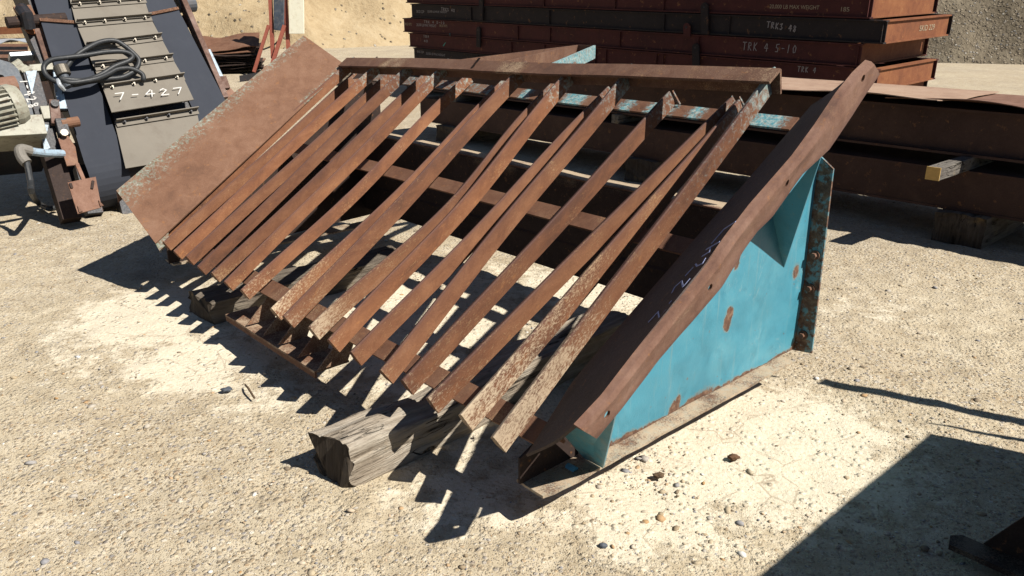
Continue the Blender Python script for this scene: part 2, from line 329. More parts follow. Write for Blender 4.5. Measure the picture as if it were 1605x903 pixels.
# ================================================================== camera, light, sky
cam = bpy.data.cameras.new('camera'); co = bpy.data.objects.new('camera', cam); COL.objects.link(co)
co.location = (0, 0, H); co.rotation_euler = (math.pi/2-TH, 0, 0); cam.sensor_width = 36; cam.lens = 36*F_/1605; cam.clip_end = 500; S.camera = co
SH = .87*U-.31*V-Z                                            # direction the light travels
el = math.atan2(1, math.hypot(SH[0], SH[1])); az = math.atan2(-SH[0], -SH[1])
sun = bpy.data.lights.new('sun', 'SUN'); sun.energy = 5.0; sun.angle = R_(.53); sun.color = (1, .955, .88)
so = bpy.data.objects.new('sun', sun); COL.objects.link(so); so.rotation_euler = Vector(SH).to_track_quat('-Z', 'Y').to_euler(); so.location = (10, -8, 20)
w = bpy.data.worlds.new('World'); S.world = w; w.use_nodes = True
sk = w.node_tree.nodes.new('ShaderNodeTexSky'); sk.sky_type = 'NISHITA'; sk.sun_disc = False; sk.sun_elevation = el; sk.sun_rotation = az; sk.dust_density = .3; sk.air_density = .75; sk.altitude = 900
bg = w.node_tree.nodes['Background']; bg.inputs[1].default_value = .05; w.node_tree.links.new(sk.outputs[0], bg.inputs[0])
S.view_settings.view_transform = 'Standard'; S.view_settings.look = 'None'; S.view_settings.exposure = .95; S.view_settings.gamma = 1
S.cycles.max_bounces = 6; S.cycles.use_denoising = True
# ================================================================== ground
def axis(lo, hi, d0, d1, step, far):
    a = list(np.arange(d0, d1, step)); x = d1; s_ = step
    while x < hi: a.append(x); s_ *= 1.12; x += s_
    x = d0; s_ = step
    while x > lo: s_ *= 1.12; x -= s_; a.append(x)
    return np.array(sorted(a))
BL = [((600, 480), .9, 1.0), ((1180, 690), 1.0, .62), ((1120, 640), .7, .5), ((1010, 790), .8, .4), ((250, 490), 1., .55), ((320, 560), .9, .4), ((120, 560), .4, .5),
      ((1230, 735), 1., .35), ((740, 770), .6, .35), ((1380, 480), .4, .5), ((760, 620), .9, .5), ((950, 440), .9, .6), ((420, 620), .5, .35)]
BW = [(gnd(*p)[:2], a, r) for p, a, r in BL]
xs = axis(-70, 70, -5.2, 4.2, .035, 0); ys = axis(-45, 75, 1.2, 8.2, .035, 0)
GX, GY = np.meshgrid(xs, ys, indexing='ij'); zz = np.zeros(GX.shape); silt = np.zeros(GX.shape)
for i in range(GX.shape[0]):
    for j in range(GX.shape[1]):
        x, y = GX[i, j], GY[i, j]; near = -5.5 < x < 4.5 and .9 < y < 8.6
        zz[i, j] = .022*noise.noise((x*.8, y*.8, 0))+.012*noise.noise((x*2.3, y*2.3, 3)) + ((.008*noise.noise((x*9, y*9, 5))+.005*noise.noise((x*21, y*21, 9))) if near else 0)-.012
for (c, a, r) in BW: silt = np.maximum(silt, a*np.exp(-(((GX-c[0])**2+(GY-c[1])**2)/r**2)))
n0, n1 = GX.shape; idx = np.arange(n0*n1).reshape(n0, n1)
q = np.stack([idx[:-1, :-1], idx[1:, :-1], idx[1:, 1:], idx[:-1, 1:]], -1).reshape(-1, 4)
me = bpy.data.meshes.new('ground'); me.vertices.add(n0*n1); me.vertices.foreach_set('co', np.stack([GX, GY, zz], -1).reshape(-1))
me.loops.add(q.size); me.loops.foreach_set('vertex_index', q.reshape(-1)); me.polygons.add(len(q)); me.polygons.foreach_set('loop_start', np.arange(0, q.size, 4)); me.polygons.foreach_set('loop_total', np.full(len(q), 4))
me.update(); at = me.attributes.new('silt', 'FLOAT', 'POINT'); at.data.foreach_set('value', silt.reshape(-1).astype(np.float32))
me.polygons.foreach_set('use_smooth', [True]*len(q)); me.materials.append(MATS['yard_dirt'])
g = bpy.data.objects.new('ground', me); COL.objects.link(g); tag(g, kind='structure')
def gz(x, y):
    i = min(max(int(np.searchsorted(xs, x)), 1), n0-1); j = min(max(int(np.searchsorted(ys, y)), 1), n1-1); return float(zz[i, j])
# loose gravel
ico = bmesh.new(); bmesh.ops.create_icosphere(ico, subdivisions=1, radius=1); IV = np.array([v.co[:] for v in ico.verts]); IF = np.array([[v.index for v in f.verts] for f in ico.faces]); ico.free()
def pebbles(name, N, rfun, posfun, flat=(.3, .55)):
    Vs, Fs = [], []; k = 0
    for _ in range(N):
        x, y = posfun(); r = rfun(math.hypot(x, y)); a = rng.uniform(0, 2*math.pi); sx, sy, sz = r*rng.uniform(.8, 1.35), r*rng.uniform(.6, 1.), r*rng.uniform(*flat)
        v = IV*(1+rng.uniform(-.2, .2, (12, 1)))*np.array([sx, sy, sz]); tilt = rng.uniform(-.35, .35)
        v = v@np.array([[1, 0, 0], [0, math.cos(tilt), math.sin(tilt)], [0, -math.sin(tilt), math.cos(tilt)]]); ca, sa = math.cos(a), math.sin(a)
        v = v@np.array([[ca, sa, 0], [-sa, ca, 0], [0, 0, 1]])+np.array([x, y, gz(x, y)+sz*.12]); Vs.append(v); Fs.append(IF+k); k += 12
    Vs = np.concatenate(Vs); Fs = np.concatenate(Fs); m_ = bpy.data.meshes.new(name); m_.vertices.add(len(Vs)); m_.vertices.foreach_set('co', Vs.reshape(-1))
    m_.loops.add(Fs.size); m_.loops.foreach_set('vertex_index', Fs.reshape(-1)); m_.polygons.add(len(Fs)); m_.polygons.foreach_set('loop_start', np.arange(0, Fs.size, 3)); m_.polygons.foreach_set('loop_total', np.full(len(Fs), 3)); m_.update()
    m_.polygons.foreach_set('use_smooth', [True]*len(Fs)); m_.materials.append(MATS['pebbles']); o = bpy.data.objects.new(name, m_); COL.objects.link(o); return o
def pos_near():
    while True:
        d = 1.5*math.exp(rng.uniform(0, 1.75)); th = rng.uniform(-.72, .66); x, y = d*math.sin(th), d*math.cos(th)
        s_ = max([a*math.exp(-((x-c[0])**2+(y-c[1])**2)/r**2) for c, a, r in BW]); cl = .5+.9*noise.noise((x*1.6, y*1.6, 20))
        if rng.uniform() < max(.06, cl*(1-.85*s_)): return x, y
def r_near(d): return min(.013, .0019+.0013*rng.pareto(2.6))*(1+.08*d)
tag(pebbles('gravel', 26000, r_near, pos_near), 'loose mixed tan and grey gravel scattered over the pale dirt yard', 'gravel', kind='stuff')
def pos_clump():
    c = [(1075, 800, .14), (1010, 840, .2), (1160, 860, .12), (60, 600, .35), (60, 600, .45), (40, 790, .3), (230, 730, .35), (250, 690, .3), (1350, 560, .5), (1450, 470, .6), (1035, 745, .1), (560, 860, .3)][rng.integers(12)]
    p = gnd(c[0], c[1]); return p[0]+rng.normal(0, c[2]), p[1]+rng.normal(0, c[2])
tag(pebbles('loose_stones', 620, lambda d: min(.020, .005+.0035*rng.pareto(2.3)), pos_clump), 'drifts of larger rounded pebbles lying on the dirt in front of the screen', 'pebbles', kind='stuff')
# ================================================================== grizzly screen
GR = empty('grizzly_screen', W(1.7, .8, 0), 'big rusty inclined grizzly screen with teal side plate and sloping bars', 'screen')
BARS = [((236, 373), (533, 106)), ((253, 379), (556, 110)), ((269, 392), (575, 108)), ((288, 401), (600, 118)), ((306, 416), (625, 110)), ((328, 427), (649, 126)), ((348, 440), (680, 112)), ((374, 453), (704, 137)),
        ((421, 482), (761, 148)), ((440, 494), (799, 116)), ((480, 511), (832, 159)), ((510, 531), (877, 120)), ((545, 550), (911, 173)), ((591, 578), (965, 123)), ((625, 594), (1004, 187)), ((665, 621), (1093, 200)), ((716, 647), (1108, 203)), ((766, 682), (1187, 132))]
LOW = {2, 4, 6, 8, 9, 11, 13, 15, 16, 17}
BOW = {11: .055, 12: .03, 9: .02, 10: .012, 14: -.02, 16: -.02, 8: .03, 13: .012}
DUST = {8: .6, 9: .7, 10: .55, 11: .65, 12: .35, 13: .2, 14: .3, 15: .55, 16: .6, 17: 1.0, 18: 1.0}
phR, LG, TK = R_(9), .076, .012
aR = np.array([-math.sin(phR), -math.cos(phR)]); nR = np.array([math.cos(phR), -math.sin(phR)])
q0_ = np.array([-.024, -.004])
PROF = [(0, -.013), (-.004, -.008), (-.018, -.0005), (-.021, -.001), tuple(q0_), tuple(q0_+aR*.007), tuple(q0_+aR*LG*.55), tuple(q0_+aR*LG), tuple(q0_+aR*LG+nR*TK), tuple(np.array([0, -.018])+aR*LG*.4)]
EDGEW = [1, 1, 1, 1, .9, .35, 0, 0, 0, .5]  # bar heel coloured darker: a painted shade line, plus wear
BARPATH = {}
for i, (a, b) in enumerate(BARS, 1):
    A = ondk(*a); A = dk(A[0], A[1])
    if i in LOW:
        dl = .108; Bq = ondk(*b, off=-dl); B = dk(Bq[0], Bq[1], -dl); dirv = nrm(B-A); ta = (B-P0)@DD
        B = A+dirv*(np.linalg.norm(B-A)+(ondk(1070, 165, -.2)[1]-.01-ta)/(dirv@DD))
    else:
        Bq = ondk(*b); B = dk(Bq[0], Bq[1]); B = B+nrm(B-A)*.13
    n = 26; path, fr, dust, teal = [], [], [], []
    wv = random.uniform(0, 6)
    for k in range(n+1):
        t = k/n; bow = BOW.get(i, 0)*math.sin(math.pi*min(1, t*1.15))**2 if t < .87 else 0
        p = A+(B-A)*t-U*(bow+.003*math.sin(5*t+wv))+NN*(.004*math.sin(7*t+wv)-.35*abs(bow))
        path.append(p); t_ = nrm(B-A); Y = nrm(NN-t_*(NN@t_)); X = np.cross(Y, t_); X = X if X@U > 0 else -X
        tw = .05*math.sin(3*t+wv)
        fr.append((X*math.cos(tw)+Y*math.sin(tw), Y*math.cos(tw)-X*math.sin(tw)))
        q0 = DUST.get(i, .25); dust.append(q0*(.55+.45*math.cos(math.pi*min(1, t*1.1)))+.35*max(0, 1-t*9)+(.5*max(0, 1-abs(t-.62)*14) if i in (8, 14, 12) else 0)+.15*max(0, (t-.8)*5))
        teal.append(max(0, (t-.80)/.2)*(.85 if i in (3, 5, 7, 12, 14, 18) else .4)+(.35 if i == 18 else 0)*max(0, t-.3))
    BARPATH[i] = (path, fr)
    lg = .80 if i <= 8 else .94; pf_ = [(x, y) if k_ < 4 else (q0_[0]+(x-q0_[0])*lg, q0_[1]+(y-q0_[1])*lg) for k_, (x, y) in enumerate(PROF[:9])]+[PROF[9]]
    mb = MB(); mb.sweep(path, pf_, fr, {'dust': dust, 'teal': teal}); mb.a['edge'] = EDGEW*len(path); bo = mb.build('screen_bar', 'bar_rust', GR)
# top rail, an angle iron bent at its middle
fp = [(530, 103), (640, 105), (735, 109), (745, 110.5), (860, 116), (960, 118), (1090, 123), (1206, 128)]
path = []
for x, y in fp: q_ = ondk(x, y, .022); path.append(dk(q_[0], q_[1], .022))
uu = [(p-P0)@U for p in path]; path2, fr = [], []
for k in np.linspace(0, 1, 40):
    p = interp(path, k); path2.append(p); fr.append((V, Z))
h1, h2 = .085, .125
prof = [(0, 0), (.072, .050), (.086, .044), (.108, -.055), (.098, -.057), (.075, .034), (.004, -.011)]
n = len(path2); mb = MB(); mb.sweep(path2, prof, fr, {'dust': [.25+.5*max(0, (k-29)/10)+(.5 if 5 < k < 9 or 18 < k < 22 else 0) for k in range(n)]}); rail = mb.build('top_rail', 'rail_rust', GR)
mb = MB(); kx = ondk(738, 109, .02); mb.prism([dk(kx[0]+.012, kx[1]+.005, .018), dk(kx[0]-.03, kx[1]+.06, .055), dk(kx[0]-.045, kx[1]+.062, .055), dk(kx[0]-.004, kx[1]+.003, .018)], NN*.004); mb.build('rail_crack', 'dark_rust', GR)
# crossbars
def crossbar(a0, off, u0, u1, wd, mat, dust=.3, tealf=None, leg=.07, name='crossbar'):
    n = 40; g_ = [[dk(u, a, off) for a in (a0, a0-wd*.5, a0-wd)] for u in np.linspace(u0, u1, n)]
    us = np.linspace(u0, u1, n); td = [[(tealf(u) if tealf else 0)]*3 for u in us]; ds = [[dust*(1+.5*math.sin(u*19))]*3 for u in us]
    mb = MB(); mb.sheet(g_, .01 if True else 0, {'dust': ds, 'teal': td})
    mb.prism([dk(u0, a0-.002, off-.011), dk(u1, a0-.002, off-.011), dk(u1, a0-.002, off-leg), dk(u0, a0-.002, off-leg)], -DD*.01)
    return mb.build(name, mat, GR)
crossbar(ondk(640, 549, -.1)[1], -.1, -.10, 3.05, .085, 'cross_rust', .5)
crossbar(ondk(850, 317, -.16)[1], -.16, -.04, 3.2, .085, 'cross_rust', .25)
crossbar(ondk(1070, 165, -.2)[1], -.2, .06, 3.3, .085, 'cross_rust', .05, lambda u: (1.15 if (abs((u*5.2) % 1-.5) > .2) else -.3) if u < 2 else .4)
# side plate, teal, on the near right side with its own grid for rust spots
def wing_inner(a): return np.interp(a, [-1.75, -1.473, -1.053, -.56, -.269, .023], [-.16, -.112, -.114, -.123, -.127, -.127])
TB = R_(34)
def zin(v): return 1.2256+(v-1.2776)*math.tan(AL)            # height of deck line at depth v
PU, ZB, VE = -.062, .135, 1.52
spots = [(on(1137, 505, 0, PU), .034, 1.), (on(1141, 490, 0, PU), .03, 1.), (on(1245, 425, 0, PU), .035, .9), (on(1055, 640, 0, PU), .045, 1.), (on(1060, 628, 0, PU), .03, .9), (on(1150, 405, 0, PU), .05, .9), (on(1253, 520, 0, PU), .05, .7), (on(1215, 585, 0, PU), .02, .6), (on(1256, 455, 0, PU), .02, .7)]
spots = [(mc(p), r, a) for p, r, a in spots]
nv, nz = 150, 110; g_, ra = [], []
for v in np.linspace(.12, VE-.002, nv):
    top = min(zin(v)-.17, .235+.55*(v+.14)+max(0, v-.12)*3); row, rr = [], []
    for k in range(nz):
        z = ZB+(top-ZB)*k/(nz-1); wob = .012*noise.noise((v*2.2, z*2.2, 4))
        row.append(W(PU+wob, v, z)); a = .75*math.exp(-((z-ZB+.005)/(.028+.05*max(-.45, noise.noise((v*4.3, 1, 1)))))**2)*(1 if v > .2 else .7)
        for c, r, am in spots: a = max(a, am*math.exp(-((v-c[1])**2+((z-c[2])*.8)**2)/r**2))
        a += .8*min(1, max(0, (.20-v)/.08))+.35*max(0, (v-VE+.05)/.04)
        rr.append(a)
    g_.append(row); ra.append(rr)
mb = MB(); mb.sheet(g_, -.009, {'rust': ra}); mb.build('side_plate', 'teal_paint', GR, smooth=False)
mb = MB(); mb.prism([W(PU+.03, -.15, ZB), W(PU+.03, .125, ZB), W(PU+.03, .125, .36), W(PU+.03, -.06, .27), W(PU+.03, -.15, .23)], U*.009, {'dust': [.2]*10}); mb.build('front_plate', 'dark_rust', GR)  # dark red rust, deepened to stand in for shade at this corner
nv, nz = 20, 10; g_ = [[W(3.14+.14*v, v, ZB+(zin(v)-.15-ZB)*k/(nz-1)) for k in range(nz)] for v in np.linspace(-.12, 1.6, nv)]
mb = MB(); mb.sheet(g_, .009, {'dust': [[.2]*nz]*nv}); mb.build('side_plate', 'dark_rust', GR)
# base flanges
def flange(u0, u1, v0, v1, z, name, mat, tip=True, du=0.):
    mb = MB(); n = 40
    g_ = [[W(u0+(u1-u0)*k/3+du*i/(n-1)*(1-k/3)+(.012 if tip and i < 1 and k == 0 else 0), v0+(v1-v0)*i/(n-1), z+.006*noise.noise((i*.35, k*.5, 0))) for k in range(4)] for i in range(n)]
    mb.sheet(g_, .01, {'dust': [[1.25+.6*noise.noise((i*.3, k, 2)) for k in range(4)] for i in range(n)], 'teal': [[.45]*4]*n})
    return mb.build(name, mat, GR)
_f0, _f1 = mc(on(855, 780, 2, .13)), mc(on(1205, 588, 2, .13))
flange(_f0[0], .0, _f0[1], max(_f1[1], 1.40), .13, 'base_flange', 'rail_rust', du=_f1[0]-_f0[0])
flange(3.1, 3.24, -.1, 1.55, .13, 'base_flange', 'rail_rust')
# right wing with folded lip
fold = [(904, 670), (947, 624), (996, 560), (1050, 492), (1113, 414), (1139, 376), (1179, 324), (1219, 278), (1245, 248), (1280, 200), (1314, 149), (1340, 117), (1360, 98)]
lipb = [(929, 684), (968, 637), (1024, 563), (1080, 500), (1125, 447), (1159, 390), (1181, 360), (1204, 338), (1252, 271), (1293, 233), (1330, 180), (1352, 145), (1373, 115)]
NL = 90; ts = np.linspace(0, 1, NL)
fo = np.array([on(x, y, 0, -.385) for x, y in fold]); fo = interp(fo, ts)
inn = []
for a in np.linspace(-1.76, .023, NL):
    p_ = dk(wing_inner(a), a, 0.); r_ = p_-CAM; inn.append(p_+r_*(-.085/(r_@NN)))     # inner edge lies just below the deck plane
inn = np.array(inn)
rows, td = [], []
for k in range(NL):
    row = []
    for j in range(9):
        s_ = j/8; p = inn[k]*(1-s_)+fo[k]*s_; p = p+NN*(-.012*math.sin(math.pi*s_)+.006*noise.noise((k*.05, j*.3, 7)))
        row.append(p)
    rows.append(row)
mb = MB(); mb.sheet(rows, .009, {'teal': [[0]*9]*NL, 'dust': [[0.1]*9]*NL})
wg = mb.build('wing_plate', 'wing_shade_rust', GR, smooth=False)
lb = np.array([on(x, y, 0, -.368) for x, y in lipb]); lb = interp(lb, ts); rows = []
for k in range(NL):
    a, b = fo[k], lb[k]; nout = -U
    row = [a+U*.010+NN*.001, a+nout*.007-NN*.003]
    for j in range(1, 7): row.append(a+(b-a)*j/6+nout*(.012-.006*j/6+.004*noise.noise((k*.09, j*.4, 2))))
    rows.append(row)
mb = MB(); mb.sheet(rows, .009, {'dust': [[.25+.9*max(0, noise.noise((k*.11, j*.5, 8))) for j in range(8)] for k in range(NL)], 'edge': [[.0, .3, .0, 0, 0, 0, .2, .8]]*NL}); lip = mb.build('lip', 'lip_rust', wg)
for hx, hy in ((947, 648), (1108, 450), (1228, 287), (1346, 123)):
    c = on(hx, hy, 0, -.383); cm = MB(); cm.cyl(c-U*.06, c+U*.05, .0135, 14); cu = cm.build('cutter', 'lip_rust', wg)
    md = lip.modifiers.new('hole', 'BOOLEAN'); md.object = cu; md.operation = 'DIFFERENCE'; md.solver = 'EXACT'
bpy.context.view_layer.update(); bake(lip)
for o in [o for o in COL.objects if o.name.startswith('cutter')]: bpy.data.objects.remove(o)
# web closing the gap between the side plate and the inner edge of the wing
vi = np.array([(p-ORG)@V for p in inn]); rows = []
for v in np.linspace(.13, min(VE, vi.max()), 50):
    hi = np.array([np.interp(v, vi, inn[:, k]) for k in range(3)])-NN*.012; lo_ = W(PU+.004, v, min(zin(v)-.17, .235+.55*(v+.14)+max(0, v-.12)*3)-.02); rows.append([lo_+(hi-lo_)*k/3 for k in range(4)])
mb = MB(); mb.sheet(rows, -.008); mb.build('web_plate', 'dark_rust', GR)
# gussets under the right wing
apx = on(1228.5, 420, 0, PU-.008); Q_ = onp(1291, 238, apx, DD); wld = apx+NN*((np.array(on(1206, 339, 0, PU-.008))-apx)@NN)*1.25
mb = MB(); mb.prism([apx, Q_+NN*.01, wld+NN*.05-U*.10, wld], DD*.009, {'rust': [.1, .2, .1, .1]*2}); mb.build('gusset', 'teal_paint', wg)
Ff = on(945, 734, 2, .136); Tf = onp(965, 641, Ff, DD); mb = MB()
wdn = nrm(inn[8]-fo[8]); wv8 = inn[8]-fo[8]; Tf2 = Tf+wv8*(.97*(PU-(Tf-ORG)@U)/(wv8@U)) if True else Tf
mb.prism([Ff, Tf-NN*.045+U*.02, Tf2-NN*.012, Ff+U*(PU-(Ff-ORG)@U)], DD*.009, {'rust': [.42, .22, .42, .45]*2}); mb.build('gusset', 'teal_paint', wg)  # rust weights raised to darken this face in place of shade
# rear end flange with bolts
ef = [on(x, y, 1, VE) for x, y in ((1292, 233), (1306, 265), (1272, 554), (1247, 552))]
mb = MB(); ef[0] = ef[0]+U*.06; ef[3] = ef[3]+U*.06; mb.prism(ef, V*.01, {'rust': [.62, .58, .56, .64]*2}); efo = mb.build('end_flange', 'teal_paint', GR)  # rusted flange, its rust raised further to paint in its shade
for bx, by in ((1278, 400), (1259, 525), (1270, 452)):
    c = on(bx, by, 1, VE-.003); mb = MB(); mb.cyl(c+V*.004, c-V*.006, .021, 16); mb.cyl(c, c-V*.022, .0125, 6); mb.build('bolt', 'rail_rust', efo)
c = W(.012, -.0, .1); mb = MB(); c = on(893, 733, 0, PU); mb.cyl(c+U*.01, c-U*.028, .014, 8); mb.build('bolt', 'bolt_blue', GR)
# left wing
Lo = on(183, 300, 1, -.272); Lt = on(476, 57, 1, 1.173); li = onp(236, 376, P0, NN); lt = onp(535, 100, P0, NN); li0, lt0 = li, lt; li = li-U*.05-NN*.02; lt = lt-U*.05-NN*.02
rows, tl, dl = [], [], []
for k in range(50):
    t = k/49; row, a_, b_ = [], [], []
    for j in range(16):
        s_ = j/15; p = (Lo*(1-t)+Lt*t)*(1-s_)+(li*(1-t)+lt*t)*s_; p = p+NN*(.012*math.sin(math.pi*s_)*math.sin(math.pi*t))
        row.append(p); a_.append(.60*math.exp(-(s_/(.30-.16*t))**2)*(1.1-.35*t)+(.5 if s_ > .93 and t > .75 else 0)); b_.append(.05+.3*max(0, s_-.9)*10*(t < .15))
    rows.append(row); tl.append(a_); dl.append(b_)
mb = MB(); mb.sheet(rows, .009, {'teal': tl, 'dust': dl}); lw = mb.build('wing_plate', 'plate_rust', GR)
mb = MB(); mb.prism([Lo, Lt, Lt-Z*.07+U*.004, Lo-Z*.07+U*.004], U*.009); mb.build('lip', 'lip_rust', lw)
mb = MB(); mb.prism([li+NN*.002, li-DD*.012-NN*.055, li+DD*.05-NN*.055+U*.01, li+DD*.1+U*.02], U*.008, {'teal': [.8]*8}); mb.build('corner_plate', 'plate_rust', lw)
# rear plate, sills, fins
BM = []
n = 70; us_ = np.linspace(-.03, 3.34, n)
zt_ = lambda u: .722+.02*max(0, (u-1.2)/2.2)
g_ = [[W(u, 1.41+.006*noise.noise((u*2, k, 0)), .19+(zt_(u)-.19)*k/6) for k in range(7)] for u in us_]
mb = MB(); mb.sheet(g_, -.01, {'dust': [[.1]*6+[.9]]*n}); bmn = mb.build('rear_plate', 'dark_rust', GR)
g_ = [[W(u, 1.409+.125*k/3, zt_(u)+.003+.012*max(0, noise.noise((u*3.1, k*.8, 5)))*(k > 0)) for k in range(4)] for u in us_]
mb = MB(); mb.sheet(g_, .008, {'dust': [[.6, 1.5+.6*noise.noise((u*3, 0, 2)), 1.6+.7*noise.noise((u*3, 1, 2)), 1.2] for u in us_]}); mb.build('top_flange', 'rail_rust', bmn)
mb = MB(); mb.prism([W(-.03, 1.40, .36), W(3.36, 1.40, .36), W(3.36, 1.409, .372), W(-.03, 1.409, .372)], Z*.004); mb.build('weld_seam', 'dark_rust', bmn)
mb = MB(); mb.prism([W(3.36, 1.41, .19), W(3.36, 1.53, .19), W(3.36, 1.53, .74), W(3.36, 1.41, .74)], U*.012); mb.build('end_cap', 'dark_rust', bmn)
mb = MB(); mb.prism([W(-.03, 1.53, .19), W(3.36, 1.53, .19), W(3.36, 1.53, .725), W(-.03, 1.53, .725)], V*.010); mb.build('back_plate', 'dark_rust', bmn)
s0, s1 = on(355, 492, 2, .14), on(490, 583, 2, .14); su0, su1 = mc(s0)[0], mc(s1)[0]; sv = (mc(s0)[1]+mc(s1)[1])/2
n = 24; g_ = [[W(u, sv+.17*k/3, .14+.004*noise.noise((u*6, k, 0))) for k in range(4)] for u in np.linspace(su1, su0, n)]
mb = MB(); mb.sheet(g_, -.01, {'dust': [[.95]*4]*n}); mb.prism([W(su1, sv+.002, .139), W(su0, sv+.002, .139), W(su0, sv+.002, .105), W(su1, sv+.002, .105)], V*.008); sill = mb.build('front_sill', 'cross_rust', GR)
for fx, fy in ((381, 511), (405, 528), (427, 543), (458, 563), (488, 583)):
    b_ = mc(on(fx, fy, 2, .15)); u = b_[0]; mb = MB()
    mb.prism([W(u, sv+.005, .151), W(u, sv+.15, .151), W(u, sv+.21, .27), W(u, sv+.12, .26)], -U*.008, {'dust': [.9]*8}); mb.build('sill_fin', 'cross_rust', sill)
# tabs at crossbar (upright triangular lugs)
for tx in (1046, 1147, 1160):
    q_ = ondk(tx, 178, -.21); b_ = dk(q_[0], ondk(1070, 165, -.2)[1]-.01, -.19); mb = MB(); mb.prism([b_+U*.02, b_-U*.045, b_-U*.005+NN*.06+DD*.02], DD*.008, {'teal': [.9, .5, .4]*2}); mb.build('lug', 'cross_rust', GR)
# flat-bar drawbar frame behind the rail
def fbar(p, q, h, mat, th=.014):
    d_ = nrm(q-p); sd = nrm(np.cross(d_, Z)); mb = MB(); mb.prism([p-sd*th/2, p+sd*th/2, p+sd*th/2-Z*h, p-sd*th/2-Z*h], q-p, {'teal': [1.0 if mat == 'cross_rust' else 0]*8, 'dust': [.4]*8}); return mb
fr_ = None
pA, pB = on(708, 95, 1, 1.50), on(906, 70.5, 1, 2.5); pC, pD = on(788, 97, 1, 1.50), on(893, 72.5, 1, 2.48); pE, pF = on(866, 99, 1, 1.54), on(932, 71, 1, 2.5)
BRK = fbar(pA, pB, .075, 'rail_rust').build('rear_frame', 'rail_rust', GR)
fbar(pC, pD, .075, 'rail_rust').build('frame_bar', 'rail_rust', BRK); fbar(pE, pF, .085, 'cross_rust').build('frame_bar', 'cross_rust', BRK)
fbar(pB+nrm(pB-pF)*.0, pF, .085, 'rail_rust').build('frame_bar', 'rail_rust', BRK)
# chalk strokes
def ribbon(mb, pts, n, w_):
    pts = [np.asarray(p, float) for p in pts]
    for a, b in zip(pts[:-1], pts[1:]):
        d_ = nrm(b-a); s_ = np.cross(n, d_)*w_/2; e = d_*w_*.35; mb.prism([a-e-s_, b+e-s_, b+e+s_, a-e+s_], n*.0012)
st = [[(80, 830), (150, 755), (160, 800), (210, 740)], [(235, 690), (248, 675)], [(255, 610), (275, 570), (325, 525), (335, 570), (385, 510)], [(355, 485), (410, 425)], [(430, 400), (440, 415), (480, 395), (500, 360)], [(480, 340), (530, 310), (545, 270)], [(510, 290), (605, 235)], [(550, 245), (640, 140), (725, 85)]]
# wing face plane near the marks
k0 = int(NL*.42); wn = nrm(np.cross(fo[k0+6]-fo[k0-6], inn[k0]-fo[k0])); wn = wn if wn@(CAM-fo[k0]) > 0 else -wn
mb = MB(); wpl = (inn[k0]+fo[k0])/2+wn*.016
for s_ in st: ribbon(mb, [onp(1000+x/4.75, 330+y/4.75, wpl, wn) for x, y in s_], wn, .006)
mb.build('chalk_marking', 'blue_chalk', wg)
path, fr = BARPATH[1]; X, Y = fr[2]; ln = nrm(X*-math.cos(phR)+Y*math.sin(phR)); lp = path[2]-X*.024+ln*.002; mb = MB()
for s_ in [[(260, 630), (400, 570), (335, 485)], [(430, 480), (520, 430), (450, 405), (525, 378)], [(560, 365), (610, 310)], [(640, 270), (680, 290), (720, 210)]]:
    ribbon(mb, [onp(225+x/15.05, 335+y/15.05, lp, ln) for x, y in s_], ln, .007)
mb.build('chalk_marking', 'chalk', GR)
# ================================================================== timbers under the screen
def timber_obj(name, corners, z0, z1, mat, label, n=26, rough=.012, topfun=None):
    """corners: near-left, near-right, far-right, far-left (world xy)"""
    a, b, c, d = [np.array(p[:2], float) for p in corners]; mb = MB(); V_, F_ = [], []
    n = max(n, 40); ring = [(k/14, 0) for k in range(14)]+[(1, k/10) for k in range(10)]+[(1-k/16, 1) for k in range(16)]+[(0, 1-k/10) for k in range(10)]
    sd = len(label)
    for i in range(n):
        t = i/(n-1); l = a*(1-t)+d*t; r = b*(1-t)+c*t; dd = nrm(np.array([*(d-a), 0])); rr_ = nrm(np.array([*(r-l), 0]))
        for (s_, h) in ring:
            p = l*(1-s_)+r*s_; zt = z1 if topfun is None else topfun(t, s_); z = z0+(zt-z0)*h
            ln = t*np.linalg.norm(d-a)
            g1 = noise.noise((ln*1.1, s_*13+sd, h*9)); gr = -.9*max(0, g1-.25)**.8*rough*1.1
            k = rough*.6*noise.noise((ln*5, s_*3, h*3+sd))+gr+rough*.35*noise.noise((ln*6, s_*26, h*20+sd))
            out = Z if h == 1 and 0 < s_ < 1 else (rr_*(1 if s_ == 1 else -1) if 0 < h < 1 else (rr_*(1 if s_ >= 1 else -1)+Z if h == 1 else Z*0))
            q_ = np.array([p[0], p[1], z])+out*k
            if h == 1 and s_ in (0, 1): q_ = q_-Z*.006
            fade = math.exp(-ln/.10)+math.exp(-(np.linalg.norm(d-a)-ln)/.10)
            q_ = q_+dd*fade*rough*2.2*noise.noise((s_*4.5+sd, h*3, .5))+dd*fade*rough*1.4*noise.noise((s_*16, h*11, sd))-Z*fade*(h == 1)*rough*1.4*max(0, noise.noise((s_*5, 2, sd)))
            V_.append(q_)
    m = len(ring)
    for i in range(n-1): F_ += [(i*m+j, i*m+(j+1) % m, (i+1)*m+(j+1) % m, (i+1)*m+j) for j in range(m)]
    F_ += [tuple(range(m))[::-1], tuple((n-1)*m+j for j in range(m))]
    mb.add(V_, F_); o = mb.build(name, mat); o.data.materials.append(MATS['end_grain']); ax = Vector(nrm(np.array([*(d-a), 0])))
    for f in o.data.polygons:
        if abs(f.normal.dot(ax)) > .75: f.material_index = 1
    tag(o, label, 'timber'); return o
T1 = [W(.70, -.50, 0), W(.50, -.47, 0), W(.62, 1.22, 0), W(.84, 1.22, 0)]
